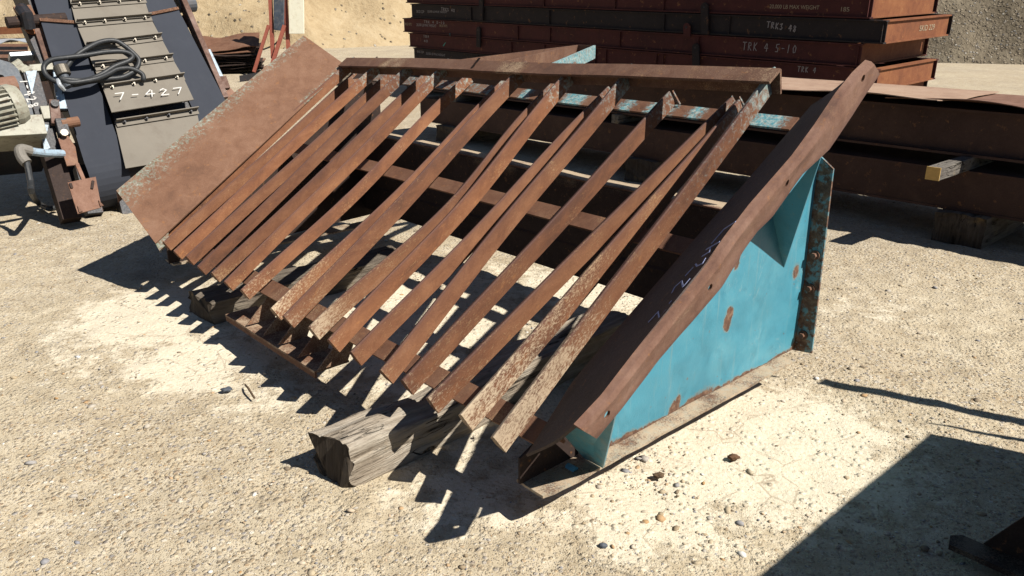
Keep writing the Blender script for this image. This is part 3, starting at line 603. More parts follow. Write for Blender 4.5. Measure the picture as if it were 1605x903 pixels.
timber_obj('timber_block', T1, -.02, .165, 'old_timber', 'weathered grey sawn timber with a split end jutting out under the screen bars', rough=.016,
           topfun=lambda t, s_: .165-.03*math.exp(-((t-.26)/.12)**2)+.012*noise.noise((t*9, s_*3, 1)))
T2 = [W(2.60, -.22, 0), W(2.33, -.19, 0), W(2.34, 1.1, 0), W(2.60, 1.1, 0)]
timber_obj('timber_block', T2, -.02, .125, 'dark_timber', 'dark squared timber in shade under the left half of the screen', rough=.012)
# ================================================================== skid stack (red steel skids)
LD = nrm(ray(-430, -32)); ED = ray(2480, -48); ED = nrm(ED-LD*(ED@LD)); UPS = nrm(np.cross(ED, LD)); UPS = UPS if UPS[2] > 0 else -UPS
SR = CAM+ray(1384, 69.4)*(8.9/F_); LH = .264
def solve_x(P, D, x):
    lo, hi = -6., 40.
    for _ in range(60):
        m_ = (lo+hi)/2; p = P+D*m_-CAM; fw = p[1]*CT-p[2]*ST; sx = CX+F_*p[0]/fw if fw > .1 else 1e9
        if sx > x: lo = m_
        else: hi = m_
    return (lo+hi)/2
def onface(x, y, off=0.): return onp(x, y, SR-ED*off, ED)
TEXTS = []
def text(s_, mat, org, xd, yd, height, width, parent, name='stencil_text', ext=.0008):
    cu = bpy.data.curves.new(name, 'FONT'); cu.body = s_; cu.size = 1; cu.extrude = 0; o = bpy.data.objects.new(name, cu); COL.objects.link(o)
    dg = bpy.context.evaluated_depsgraph_get(); me_ = bpy.data.meshes.new_from_object(o.evaluated_get(dg)); bpy.data.objects.remove(o)
    P = np.array([v.co[:] for v in me_.vertices]); lo, hi = P.min(0), P.max(0); sx, sy = width/(hi[0]-lo[0]), height/(hi[1]-lo[1]); base = parent_world(parent)
    for v in me_.vertices: v.co = tuple(org+xd*(v.co[0]-lo[0])*sx+yd*(v.co[1]-lo[1])*sy-base)
    me_.name = name; me_.materials.clear(); me_.materials.append(MATS[mat]); o = bpy.data.objects.new(name, me_); COL.objects.link(o); o.parent = parent; return o
GL = {'T': [[(0, 1), (.7, 1)], [(.35, 1), (.3, 0)]], 'R': [[(.05, 0), (.1, 1), (.5, .95), (.55, .65), (.1, .5), (.6, 0)]], 'K': [[(.1, 1), (.05, 0)], [(.6, 1), (.1, .45), (.6, 0)]],
      '3': [[(.05, .9), (.5, 1), (.25, .55), (.55, .3), (.3, 0), (0, .1)]], '4': [[(.4, 1), (0, .4), (.65, .4)], [(.5, .9), (.4, 0)]], '8': [[(.5, .9), (.2, 1), (.1, .75), (.5, .35), (.35, 0), (.05, .15), (.3, .5), (.55, .8), (.5, .9)]],
      '5': [[(.6, 1), (.15, .95), (.1, .55), (.45, .5), (.4, .05), (0, .05)]], '-': [[(.1, .5), (.5, .5)]], '1': [[(.3, 1), (.2, 0)]], '0': [[(.3, 1), (.05, .6), (.15, .05), (.45, .1), (.55, .7), (.3, 1)]],
      '7': [[(0, .9), (.6, .95), (.25, 0)]], '2': [[(.05, .8), (.3, 1), (.5, .75), (.05, .05), (.6, .1)]]}
def scrawl(s_, mat, org, xd, yd, nrm_, height, width, parent, wd=.012, name='chalk_marking', slope=0.):
    mb = MB(); adv = width/max(1, len(s_)); k = 0
    for ch in s_:
        for stq in GL.get(ch, []): ribbon(mb, [org+xd*(k*adv+x*adv*.95)+yd*(y*height+slope*k*adv) for x, y in stq], nrm_, wd)
        k += 1
    return mb.build(name, mat, parent)
FN = -ED                                                     # outward normal of the long faces
right = {1: 1363, 2: 1384, 3: 1345, 4: 1370, 5: 1352, 6: 1368}; left = {1: 636, 2: 644, 3: 632, 4: 641, 5: 648, 6: 637}
SK = {}
SKL = {1: 'red-brown steel skid at the top of the tall stack, stencilled 185', 2: 'dark steel skid, second from top of the stack, stencilled on its orange end', 3: 'red-brown steel skid third down in the stack chalked TRK 4 5-10',
       4: 'red-brown steel skid fourth down with bright orange rusted end beam', 5: 'dark steel skid fifth down in the tall stack', 6: 'bottom steel skid of the tall stack, mostly hidden behind the pile of beams'}
DEP = 2.15
for k in range(1, 7):
    base = SR+UPS*LH*(2-k); l0 = solve_x(base, LD, right[k]); l1 = solve_x(base, LD, left[k]); hgt = LH-.012
    p0 = base+LD*l0; p1 = base+LD*l1; root = empty('steel_skid', (p0+p1)/2+ED*DEP/2, SKL[k], 'skid', 'steel skids stacked behind the screen'); body = 'skid_paint' if k in (1, 3, 4) else 'skid_dark'
    dpt = {1: 1.9, 2: 1.95, 3: 1.95, 4: 1.75, 5: 1.8, 6: 1.8}[k]
    def beam(a, b, out, mat, nm, fw=.075):                   # I-beam lying from a to b, 'out' = its outer side
        d_ = b-a; mb = MB(); hh = hgt; T_ = .016
        mb.prism([a, a-out*fw, a-out*fw+UPS*T_, a+UPS*T_], d_); mb.prism([a+UPS*(hh-T_), a-out*fw+UPS*(hh-T_), a-out*fw+UPS*hh, a+UPS*hh], d_)
        mb.prism([a-out*.028+UPS*T_, a-out*.04+UPS*T_, a-out*.04+UPS*(hh-T_), a-out*.028+UPS*(hh-T_)], d_); return mb.build(nm, mat, root)
    sb = beam(p0, p1, FN, body, 'side_beam'); beam(p0+ED*dpt, p1+ED*dpt, -FN, body, 'side_beam')
    eb = beam(p0-LD*.0+ED*.08, p0+ED*(dpt-.08), -LD, 'skid_orange', 'end_beam', .09); beam(p1+ED*.08, p1+ED*(dpt-.08), LD, body, 'end_beam', .09)
    # end caps of the side beams and the vertical stiffeners between flanges
    L_ = l1-l0
    for s_ in [.004]+sorted(random.uniform(.06, .97) for _ in range(6)):
        q_ = p0+LD*(L_*s_)-CAM; px_ = CX+F_*q_[0]/(q_[1]*CT-q_[2]*ST)
        if s_ > .01 and (1150 < px_ < 1345 or px_ < 718): continue
        c = p0+LD*(L_*s_)+ED*.014+UPS*hgt/2; mb = MB(); mb.box(c, (LD, ED, UPS), (.006 if s_ > .01 else .004, .013, hgt/2-.018)); mb.build('stiffener', body, root)
    mb = MB(); mb.prism([p0+UPS*.5*hgt+UPS*.1+LD*.3+ED*.1, p1+UPS*.6*hgt+ED*.1, p1+UPS*.6*hgt+ED*(dpt-.1), p0+LD*.3+UPS*.6*hgt+ED*(dpt-.1)], UPS*.01); mb.build('deck_plate', body, root)
    SK[k] = (root, sb, eb, p0, p1)
# lugs on the front
for lx, y0, y1, k, mt in ((1106, 4, 54, 2, 'skid_dark'), (1078, 36, 57, 3, 'skid_paint'), (1092, 68, 104, 4, 'skid_dark'), (755, -4, 32, 2, 'skid_dark'), (751, 42, 74, 4, 'skid_dark')):
    a = onface(lx, y1, .004); b = onface(lx, y0, .004); hw = .055*(1 if lx > 900 else .9); mb = MB(); top = b-UPS*hw; pts = [a-LD*hw, a+LD*hw]+[top+LD*hw*math.cos(t)+UPS*hw*math.sin(t) for t in np.linspace(0, math.pi, 9)]
    mb.prism(pts, FN*.025); lo_ = mb.build('lifting_lug', mt, SK[k][0]); c = top+FN*.026; mb = MB(); mb.cyl(c-FN*.002, c+FN*.003, hw*.3, 14); mb.build('eye_hole', 'black_steel', lo_)
XR = -LD; off = -.026
def face_txt(s_, k, x0, y0, x1, mat, hpx, scr=False, wd=.010, slope=0.):
    a = onface(x0, y0, off); b = onface(x1, y0, off); wdt = abs((b-a)@XR); hh = np.linalg.norm(onface(x0, y0-hpx, off)-a)
    a = a+FN*.002
    if scr: scrawl(s_, mat, a, XR, UPS, FN, hh, wdt, SK[k][0], wd, slope=slope)
    else: text(s_, mat, a, XR, UPS, hh, wdt, SK[k][0])
face_txt('20,000 LB MAX WEIGHT', 1, 1206, 14, 1284, 'stencil', 7); face_txt('185', 1, 1318, 18, 1331, 'stencil', 7)
face_txt('TRK3 48', 2, 1202, 43, 1251, 'faint_chalk', 9, True, .011, -.1); face_txt('TRK 4 5-10', 3, 1164, 78, 1252, 'faint_chalk', 12, True, .009); face_txt('TRK 4', 4, 1250, 112, 1281, 'faint_chalk', 8, True, .009)
face_txt('SKID 229', 2, 653, 20, 665, 'faint_chalk', 4.2); face_txt('20,000 LB MAX WEIGHT', 2, 670, 20, 701, 'faint_chalk', 3.8); face_txt('TRK3 48', 2, 692, 16.5, 714, 'faint_chalk', 4.5, True, .010, -.05)
face_txt('SKID 073', 3, 634, 39.5, 645, 'stencil', 4); face_txt('20,000 LB MAX WEIGHT', 3, 653, 41.5, 684, 'faint_chalk', 4.8); face_txt('SKID 073', 3, 689, 42, 701, 'stencil', 3.6); face_txt('TRK 4 5-10', 3, 665, 36, 698, 'faint_chalk', 3.8, True, .009)
face_txt('TRK4', 4, 664, 58.5, 673, 'faint_chalk', 3.6, True, .009); face_txt('48', 4, 665, 66, 672, 'faint_chalk', 3.6, True, .009); face_txt('20,000 LB MAX WEIGHT', 5, 668, 86, 698, 'faint_chalk', 4.2); face_txt('SKID 229', 5, 654, 82.5, 664, 'faint_chalk', 3.6)
p0 = SK[2][3]; a = onp(1440, 49, p0+LD*.03, LD); b = onp(1463, 48, p0+LD*.03, LD); text('SKID 229', 'stencil', a-LD*.006, ED, UPS, .065, abs((b-a)@ED), SK[2][0])
mb = MB(); mb.tube(smoothpath([onface(705, 53, -.01), onface(706.5, 60, -.05), onface(706, 65, -.05), onface(700, 66, -.04), onface(695, 72, -.03)], 6), .012, 6); tag(mb.build('rope_end', 'teal_rope'), 'short frayed teal rope end hanging between the stacked skids', 'rope')
for i, s_ in enumerate((.8, 4.5, 9., 11.6)):                 # dunnage under the stack
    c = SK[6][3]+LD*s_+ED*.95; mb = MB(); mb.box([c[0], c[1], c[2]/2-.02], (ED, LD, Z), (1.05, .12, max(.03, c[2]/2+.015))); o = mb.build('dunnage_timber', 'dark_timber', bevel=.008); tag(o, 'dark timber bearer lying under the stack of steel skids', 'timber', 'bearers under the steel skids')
# ================================================================== pile of long beams on the right
PU0, PU1, PV = -2.6, 6.9, 4.5
def longbeam(v0, v1, z0, z1, label, nm='steel_beam', rec=.03):
    mb = MB(); T_ = .018; n = 24
    for zz_ in (z0, z1-T_): mb.prism([W(PU0, v0, zz_), W(PU0, v1, zz_), W(PU0, v1, zz_+T_), W(PU0, v0, zz_+T_)], U*(PU1-PU0))
    for vv in (v0+rec, v1-rec-.014): mb.prism([W(PU0, vv, z0+T_), W(PU0, vv+.014, z0+T_), W(PU0, vv+.014, z1-T_), W(PU0, vv, z1-T_)], U*(PU1-PU0))
    mb.prism([W(PU1-.02, v0+.05, z0+T_), W(PU1-.02, v1-.05, z0+T_), W(PU1-.02, v1-.05, z1-T_), W(PU1-.02, v0+.05, z1-T_)], U*.012)
    o = mb.build(nm, 'beam_rust'); return tag(o, label, 'beam')
longbeam(4.5, 5.5, .205, .50, 'lower long brown steel beam of the pile, resting on wooden blocks', rec=.008)
longbeam(4.56, 5.45, .59, .915, 'upper long brown steel beam of the pile under the rusty sheets', rec=.05)
for i, (u, lb_) in enumerate(((.35, 'squared timber spacer with yellow painted end sticking out between the two beams'), (3.6, 'timber spacer hidden in shadow between the two long beams'), (6.2, 'timber spacer near the far end of the two long beams'))):
    v0 = 3.98 if i == 0 else 4.5; mb = MB(); mb.box(W(u, (v0+5.5)/2, .546), (U, V, Z), (.045, (5.5-v0)/2, .0435)); o = mb.build('spacer_timber', 'spacer_timber', bevel=.004); tag(o, lb_, 'timber')
    if i == 0:
        pa = on(1497, 241, 1, 3.98); mb2 = MB(); mb2.box(W(u, 3.977, .546), (U, V, Z), (.045, .004, .0435)); mb2.build('painted_end', 'end_paint', o)
for i, (u, lb_) in enumerate(((.27, 'weathered wooden support block under the near end of the beam pile'), (3.2, 'wooden support block under the middle of the beam pile'), (6.3, 'wooden support block under the far end of the beam pile'))):
    timber_obj('support_block', [W(u+.17, 4.42, 0), W(u-.17, 4.42, 0), W(u-.17, 5.3, 0), W(u+.17, 5.3, 0)], -.02, .203, 'dark_timber', lb_, n=8)
# rusty sheets on the pile
fe = [(1218, 141), (1229, 142), (1262, 143), (1297, 143), (1340, 144.5), (1365, 146), (1392, 149), (1418, 152.5), (1445, 156), (1469, 158)]
fw_ = [on(x, y, 1, 4.36) for x, y in fe]; fw_ = [W(3.6, 4.36, .965), W(2.5, 4.36, .962)]+list(fw_); fw_ = interp(fw_, np.linspace(0, 1, 50)); rows = []
for p in fw_:
    q_ = mc(p); row = []
    for j in range(12): t = j/11; zz_ = q_[2]*(1-min(1, t*3.5))+.955*min(1, t*3.5)+.006*noise.noise((q_[0]*2, t*4, 3)); row.append(W(q_[0]-(.35 if False else 0)-.33*t*(q_[0] < .75)*0, q_[1]+1.25*t, zz_))
    rows.append(row)
mb = MB(); mb.sheet(rows, -.006, {'dust': [[.2]*12]*50}); o = mb.build('steel_sheet', 'sheet_rust'); tag(o, 'large tan rusty steel sheet lying flat over the pile of beams', 'sheet')
rows = []
for u in np.linspace(.95, -2.5, 50):
    row = []
    for j in range(12): t = j/11; row.append(W(u, 4.46+1.15*t, .938+(.035*math.sin(u*2.1+.5)-.05*math.exp(-((u+.45)/.25)**2))*max(0, 1-t*2.6)+.02*math.exp(-((u-.3)/.3)**2)*(t < .1)))
    rows.append(row)
mb = MB(); mb.sheet(rows, -.006, {'dust': [[.1]*12]*50}); o = mb.build('steel_sheet', 'lip_rust'); tag(o, 'reddish buckled steel sheet on the beam pile at the right edge', 'sheet')
# ================================================================== belt conveyor (left)
CW = nrm(ray(2150, -130)); CL = np.array([-.41, .303, .858]); CL = nrm(CL-CW*(CL@CW)); CN = np.cross(CW, CL); CN = CN if CN@(CAM-gnd(195, 300)) > 0 else -CN
PC = CAM+ray(195, 300)*((gnd(195, 338)-CAM)[2]/ray(195, 338)[2])
def cv(x, y, off=0.): return onp(x, y, PC+CN*off, CN)
def ab(x, y, off=0.): p = cv(x, y, off)-PC; return p@CW, p@CL
def cp(a, b, off=0.): return PC+CW*a+CL*b+CN*off
CVR = empty('belt_conveyor', (PC[0], PC[1], 0), 'tilted apron conveyor with dark rubber side belts and drab steel plates marked 7-427', 'conveyor')
def strip(pxl, pxr, name):
    (a1, b1), (a2, b2) = [ab(*p) for p in pxl]; (a3, b3), (a4, b4) = [ab(*p) for p in pxr]
    fl = lambda b: a1+(a2-a1)*(b-b1)/(b2-b1); frr = lambda b: a3+(a4-a3)*(b-b3)/(b4-b3); rows = []; RR = .30; bs = .30
    for b in np.linspace(2.55, bs, 16): rows.append([cp(fl(b)+(frr(b)-fl(b))*k/5, b, .004*noise.noise((b*3, k, 1))) for k in range(6)])
    for th in np.linspace(0, 2.6, 16)[1:]:
        b = bs-RR*math.sin(th); o_ = -RR+RR*math.cos(th); rows.append([cp(fl(bs)+(frr(bs)-fl(bs))*k/5, b, o_) for k in range(6)])
    mb = MB(); mb.sheet(rows, .014); return mb.build(name, 'belt_rubber', CVR, smooth=False)
strip([(55, 4), (138, 274)], [(108, 4), (196, 250)], 'side_belt'); strip([(236, 25), (312, 193)], [(279, 14), (353.5, 158)], 'side_belt')
lines = [((104, -26), (217, -33)), ((111, 6), (226, -2)), ((118.7, 35.5), (235, 26)), ((134, 71), (251, 56.5)), ((146.4, 104), (268.3, 88.6)), ((160.8, 137), (286, 118.5)), ((179.7, 191.7), (308, 171.7)), ((197, 264), (322, 243))]
for k in range(len(lines)-1):
    (l0, r0), (l1, r1) = lines[k], lines[k+1]
    if k == 5: l1, r1 = (175, 176), (303.7, 156)
    o0, o1 = (.012, .05) if k != 5 else (.02, .14)
    A, B, C_, D_ = cv(*l0, o0), cv(*r0, o0), cv(*r1, o1), cv(*l1, o1)
    mb = MB(); mb.sheet([[A+(B-A)*j/5+(D_-A+(C_-B-D_+A)*j/5)*i/4 for j in range(6)] for i in range(5)], .008); ap = mb.build('apron_plate', 'apron_steel', CVR)
    mb = MB(); hN = .055; A2, B2 = A+CN*.012, B+CN*.012; mb.prism([A2, B2, B2-CL*.008, A2-CL*.008], CN*hN); mb.prism([A2-CL*.008, B2-CL*.008, B2-CL*.05, A2-CL*.05], CN*.008); mb.build('lip', 'apron_steel', ap)
    for j in range(4):
        t = (.09, .35, .62, .90)[j]; c = A2+(B2-A2)*t-CL*.024; mb = MB(); mb.cyl(c, c+CN*.04, .008, 8); mb.cyl(c+CN*.010, c+CN*.022, .015, 6); mb.build('bolt', 'bright_steel' if k < 6 else 'black_steel', ap)
# black slab as painted shade under the raised plate, and the carcass behind the belts
mb = MB(); q4 = [cv(176, 178, -.02), cv(303, 158, -.02), cv(309, 173, -.02), cv(180, 193, -.02)]; mb.prism(q4, -CN*.1); mb.build('gap_shade', 'black_steel', CVR)
(a0, b0), (a1, _) = ab(100, 150), ab(340, 130)
mb = MB(); mb.prism([cp(a0+.06, .25, -.06), cp(a1-.1, .25, -.06), cp(a1-.1, 2.5, -.06), cp(a0+.06, 2.5, -.06)], -CN*.35); mb.build('carcass', 'black_steel', CVR)
mb = MB(); mb.cyl(cp(a0+.02, .30, -.30), cp(a1-.02, .30, -.30), .285, 28); mb.build('tail_pulley', 'black_steel', CVR)
def cbar(p, q, w_, h_, mat, nm, off=0., off2=None, par=None):
    a = cv(*p, off); b = cv(*q, off if off2 is None else off2); d_ = nrm(b-a); s_ = nrm(np.cross(d_, CN)); mb = MB(); mb.bar(a, b, s_, CN, w_, h_); return mb.build(nm, mat, par or CVR, bevel=.004)
cbar((56, 36), (101, 172), .075, .09, 'frame_rust', 'side_frame', -.10); cbar((272, -30), (352, 156), .05, .10, 'frame_rust', 'side_frame', -.06)
cbar((44, 27), (78, 104), .15, .10, 'black_steel', 'take_up_bracket', -.14)
tk = cbar((34, 10), (47, 36), .13, .03, 'plate_rust', 'take_up_plate', -.05); mb = MB(); c = cv(45, 33, -.03); mb.cyl(c-CW*.16, c+CW*.28, .045, 14); mb.build('shaft', 'dark_rust', tk); mb = MB(); c = cv(40, 28, 0); mb.tube([c+CL*.08, c+CN*.05, c-CL*.08-CN*.02], .05, 10); mb.build('bearing', 'black_steel', tk)
mb = MB(); c = cv(49, 46, -.08); mb.cyl(c, c+CN*.02, .05, 14); mb.build('washer', 'skid_orange', tk)
# lacing wire across the belts
for p, q in (((63, 31), (119, 35)), ((235, 22), (279, 13))):
    a, b = cv(*p, .012), cv(*q, .012); mb = MB(); n = 22
    for j in range(n): c = a+(b-a)*(j+.5)/n; mb.box(c, (CW, CL, CN), (.010, .012, .006))
    mb.build('belt_lacing', 'plate_rust', CVR)
# drive guard, motor, base
pts = [(-20, 88), (16, 98), (28, 108), (37, 128), (48, 160), (54, 186), (46, 188), (28, 186), (22, 150), (15, 130), (5, 118), (-20, 112)]
mb = MB(); gof = .05; mb.prism([cv(x, y, gof) for x, y in pts], -CN*.30); gd = mb.build('drive_guard', 'slate_guard', CVR)
xd, yd = nrm(cv(46, 160, .05)-cv(34, 126, .05)), nrm(cv(44, 140, .05)-cv(30, 144, .05)); org = cv(30, 128, .053)
scrawl('7-428', 'chalk', cv(31, 126, .053), nrm(cv(42, 160, .053)-cv(31, 126, .053)), nrm(cv(48, 121, .053)-cv(31, 126, .053)), CN, .075, .26, gd, .009)
mb = MB(); c = cv(5, 137, .10); mb.cyl(c-CW*.22, c+CW*.09, .075, 20); mb.build('drive_pulley', 'lip_rust', gd)
mc0, mc1 = cv(-30, 178, .14), cv(22, 166, .14); MO = MB(); MO.cyl(mc0, mc1, .145, 28); mo = MO.build('motor', 'cream_paint', CVR, bevel=.01); md_ = nrm(mc1-mc0)
X_ = nrm(np.cross(md_, Z)); Y_ = np.cross(md_, X_); mb = MB()
for j in range(26):
    th = 2*math.pi*j/26; r_ = X_*math.cos(th)+Y_*math.sin(th); t_ = np.cross(md_, r_); a = mc0+r_*.145; mb.prism([a-t_*.005, a+t_*.005, a+t_*.005+r_*.03, a-t_*.005+r_*.03], (mc1-mc0)*.8)
mb.build('cooling_fins', 'cream_paint', mo); mb = MB(); mb.tube([mc1-md_*.04, mc1+md_*.0, mc1+md_*.05, mc1+md_*.07], .165, 24, [1, 1, .85, .4]); mb.build('end_bell', 'cream_paint', mo); mb = MB(); c = cv(20, 158, .20); mb.cyl(c, c+CN*.03, .022, 10); mb.build('plug', 'dark_rust', mo)
cbar((-30, 212), (66, 207), .16, .30, 'cream_paint', 'motor_base', .02); cbar((-40, 226), (72, 218), .22, .9, 'black_steel', 'shadow_frame', -.45); cbar((104, 235), (124, 318), .16, .3, 'black_steel', 'shadow_box', -.6); cbar((-30, 196), (12, 190), .08, .2, 'cream_paint', 'base_rail', .05)  # both black boxes are added only to throw shadow on the ground
for j, (x, y) in enumerate(((26, 100), (31, 106), (37, 109), (42, 111))):
    c = cv(x, y, .0); mb = MB(); mb.cyl(c-CW*.03-CL*.02, c+CW*.03+CL*.01, .030, 12); mb.build('idler_roller', 'cream_paint', CVR)
cbar((45, 116), (86, 112), .06, .2, 'cream_paint', 'cross_tie', -.12); cbar((14, 90), (62, 87), .035, .1, 'galvanised', 'tie_strip', -.2)
lg = cbar((47, 118), (84, 246), .11, .10, 'black_steel', 'support_leg', .0); cbar((80, 240), (112, 346), .14, .12, 'dark_rust', 'support_leg', .0, -.02)
for tri in (((40, 112), (58, 110), (50, 148)), ((61, 194), (76, 196), (69, 230)), ((66, 203), (79, 232), (69, 236))):
    mb = MB(); mb.prism([cv(x, y, .065) for x, y in tri], -CN*.012); mb.build('gusset', 'pale_blue', lg)
for p, q, w_, mt in (((88, 112), (92, 152), .05, 'pale_blue'), ((93, 148), (99, 172), .06, 'pale_blue')): cbar(p, q, w_, .04, mt, 'blue_strip', -.02)
cbar((74, 168), (80, 188), .11, .06, 'cream_paint', 'white_guide', .06); cbar((84, 158), (88, 196), .07, .05, 'frame_rust', 'take_up_strap', .08)
mb = MB(); c = cv(86, 163, .11); mb.cyl(c, c+CN*.02, .03, 14); mb.build('eye', 'black_steel', CVR); cbar((94, 188), (101, 214), .08, .07, 'black_steel', 'pivot_link', .10); mb = MB(); c = cv(100, 194, .10); mb.cyl(c-CW*.02, c+CW*.11, .04, 14); mb.build('pivot_pin', 'plate_rust', CVR)
mb = MB(); c = cv(100, 210, .145); mb.cyl(c, c+CN*.03, .028, 8); mb.build('pivot_bolt', 'bright_steel', CVR)
arm = MB(); arm.prism([cv(x, y, .13) for x, y in ((91, 217), (107, 213), (118, 230), (123, 258), (105, 260))], -CN*.016, {'dust': [.5]*10}); arm = arm.build('scraper_arm', 'lip_rust', CVR)
cbar((120, 256), (131, 282), .03, .02, 'lip_rust', 'arm_rod', .12, .2, arm)
mb = MB(); mb.prism([cv(x, y, .26) for x, y in ((106, 286), (150, 277), (159, 325), (122, 335))], -CN*.014); sp = mb.build('scraper_plate', 'lip_rust', CVR)
for p in ((124, 333), (157, 324)): mb = MB(); c = cv(*p, .262); mb.prism([c, c+CW*.025, c+CW*.005+CL*.05], CN*.01); mb.build('tab', 'rail_rust', sp)
for p, q in (((146, 283), (144, 296)), ((110, 287), (113, 295))): cbar(p, q, .02, .01, 'dark_rust', 'slot', .268, None, sp)
hp = MB(); hp.tube(smoothpath([cv(98, 241, .12), cv(70, 240, .22), cv(46, 237, .3)], 4), .030, 12); hp = hp.build('pipe', 'pale_blue', CVR)
mb = MB(); mb.tube(smoothpath([cv(48, 237, .3), cv(32, 234, .33), cv(34, 246, .33), cv(42, 256, .34)], 5), .038, 12); mb.build('elbow', 'grey_hose', hp)
gh = 0; mb = MB(); mb.tube(smoothpath([cv(42, 254, .34), cv(48, 285, .34), cv(50, 303, .36), gnd(60, 318, .04), gnd(76, 327, .03), gnd(90, 325, .03)], 6), .022, 10); mb.build('hose', 'cable_rubber', hp)
# right-hand fittings
mb = MB(); c = cv(281, 8, -.12); mb.cyl(c-CW*.02, c+CW*.14, .07, 16); mb.build('end_roller', 'slate_guard', CVR); cbar((283, 26), (296, 42), .10, .03, 'plate_rust', 'end_plate', -.16); mb = MB(); c = cv(294, 27, -.13); mb.cyl(c, c+CN*.01, .035, 14); mb.build('eye', 'black_steel', CVR)
cbar((322, 80), (343, 124), .08, .06, 'pale_blue', 'blue_strip', -.25); cbar((346, 121), (353, 140), .09, .05, 'frame_rust', 'foot_bracket', -.2); cbar((352, 146), (362, 158), .12, .10, 'lip_rust', 'pivot_block', -.25)
cbar((190, 285), (204, 342), .14, .12, 'black_steel', 'foot', -.25); cbar((290, 262), (306, 322), .14, .12, 'black_steel', 'foot', -.25); cbar((128, 262), (148, 338), .12, .12, 'black_steel', 'foot', -.2)
scrawl('7-427', 'chalk', cv(183, 156.5, .128), nrm(cv(272, 148, .128)-cv(183, 156.5, .128)), nrm(cv(188, 142, .09)-cv(192, 156, .12)), CN, .075, .60, CVR, .008, 'paint_number')
# electric cable coiled over the apron
cx_ = lambda x, y, o=.09: cv(60+x/4.513, y/4.513, o)
path = [cx_(175, 505, .11), cx_(215, 455), cx_(260, 400), cx_(340, 345, .10), cx_(440, 297), cx_(540, 288), cx_(610, 325), cx_(680, 385), cx_(712, 430), cx_(690, 490), cx_(600, 545), cx_(480, 560), cx_(350, 580), cx_(230, 602, .1), cx_(120, 575, .1), cx_(55, 530, .08), cx_(40, 470, .08), cx_(90, 425, .10), cx_(200, 408, .12), cx_(330, 392, .13), cx_(470, 370, .14), cx_(600, 366, .15), cx_(665, 395, .14), cx_(640, 430, .13), cx_(540, 470, .13), cx_(440, 530, .13), cx_(330, 568, .14), cx_(200, 562, .14), cx_(160, 555, .13), cx_(230, 585, .15), cx_(400, 560, .15), cx_(500, 520, .13), cx_(560, 490, .12), cx_(650, 485, .11), cx_(730, 520, .1), cx_(745, 560, .09), cx_(735, 562, .08)]
CB = empty('electric_cable', (PC[0]-.4, PC[1], .9), 'coiled dark rubber cable with grey plug draped over the conveyor apron', 'cable')
mb = MB(); mb.tube(smoothpath(path, 6), .020, 10); mb.build('cable', 'cable_rubber', CB, smooth=True)
mb = MB(); c = cx_(172, 510, .12); mb.cyl(c-CL*.03, c+CL*.05, .055, 18); mb.build('plug_cap', 'bright_steel', CB, bevel=.006); mb = MB(); mb.tube([c-CL*.02, c-CL*.08-CW*.01, c-CL*.13], .035, 12); mb.build('plug_body', 'slate_guard', CB)
mb = MB(); mb.tube(smoothpath([cx_(140, 565, .12), cx_(150, 600, .13), cx_(186, 636, .1)], 5), .018, 8); mb.build('lead_sleeve', 'galvanised', CB)
# ================================================================== far left: plates and sheets
def flat_stack(px, dist, items): pass
def gd_pt(x, y, z=0.): return gnd(x, y, z)
sb0 = gnd(347, 116)
FX, FY = nrm(gnd(398, 113)-gnd(340, 118)), None; FX = nrm(np.array([.97, .25, 0])); FY = np.array([-.25, .97, 0])
zt = 0.03
for k in range(10):
    w2 = .80+random.uniform(-.08, .06); d2 = .62+random.uniform(-.08, .1); c = sb0+np.array([random.uniform(-.06, .06), .6+random.uniform(-.05, .05), 0]); c[2] = zt; ang = random.uniform(-.08, .08)
    X_ = FX*math.cos(ang)+FY*math.sin(ang); Y_ = FY*math.cos(ang)-FX*math.sin(ang); crn = .05 if k < 9 else .10
    g_ = [[c+X_*w2*(2*i/8-1)+Y_*d2*(2*j/6-1)+Z*(crn*math.sin(i*.8+k)*(.4)+.03*noise.noise((i*.5, j*.5, k))+(.08*(i/8)**2*(k == 9))+.30*j/6*(k/9)) for j in range(7)] for i in range(9)]
    mb = MB(); mb.sheet(g_, .012); o = mb.build('rusty_sheet', 'cross_rust' if k > 7 else 'dark_rust')
    tag(o, 'topmost brown rusty sheet of the stack beside the red stand' if k == 9 else 'rusty warped sheet below the top in the stack beside the red stand', 'sheet', 'rusty sheets stacked beside the red stand'); zt += .055+.01*random.random()
def block(px0, px1, z0, z1, fwd, depth, mat, nm, label, cat):
    a = CAM+ray(*px0)*(fwd/F_); b = CAM+ray(*px1)*(fwd/F_); mb = MB(); a[2] = b[2] = z0; mb.prism([a, b, b+np.array([0, depth, 0]), a+np.array([0, depth, 0])], Z*(z1-z0)); o = mb.build(nm, mat, bevel=.006); return tag(o, label, cat)
def zat(y, fwd): return H+((CY-y)*CT-F_*ST)*fwd/F_
fd = 10.8
lowp = block((-60, 100), (43, 96), -.01, zat(92, fd), fd, .9, 'dark_rust', 'steel_crate', 'low dark rusty steel crate behind the conveyor drive', 'crate')
pf = MB(); a = CAM+ray(-60, 90)*(fd/F_); b = CAM+ray(43, 88)*(fd/F_); z0, z1 = zat(91, fd)+.002, zat(69, fd); n = 30
pf.prism([np.array([a[0], a[1], z0]), np.array([b[0], b[1], z0]), np.array([b[0], b[1]+.06, z1]), np.array([a[0], a[1]+.06, z1])], np.array([0, .012, 0])); pfo = tag(pf.build('perforated_screen', 'lip_rust'), 'red-brown perforated steel screen leaning at the left edge', 'screen')
mb = MB()
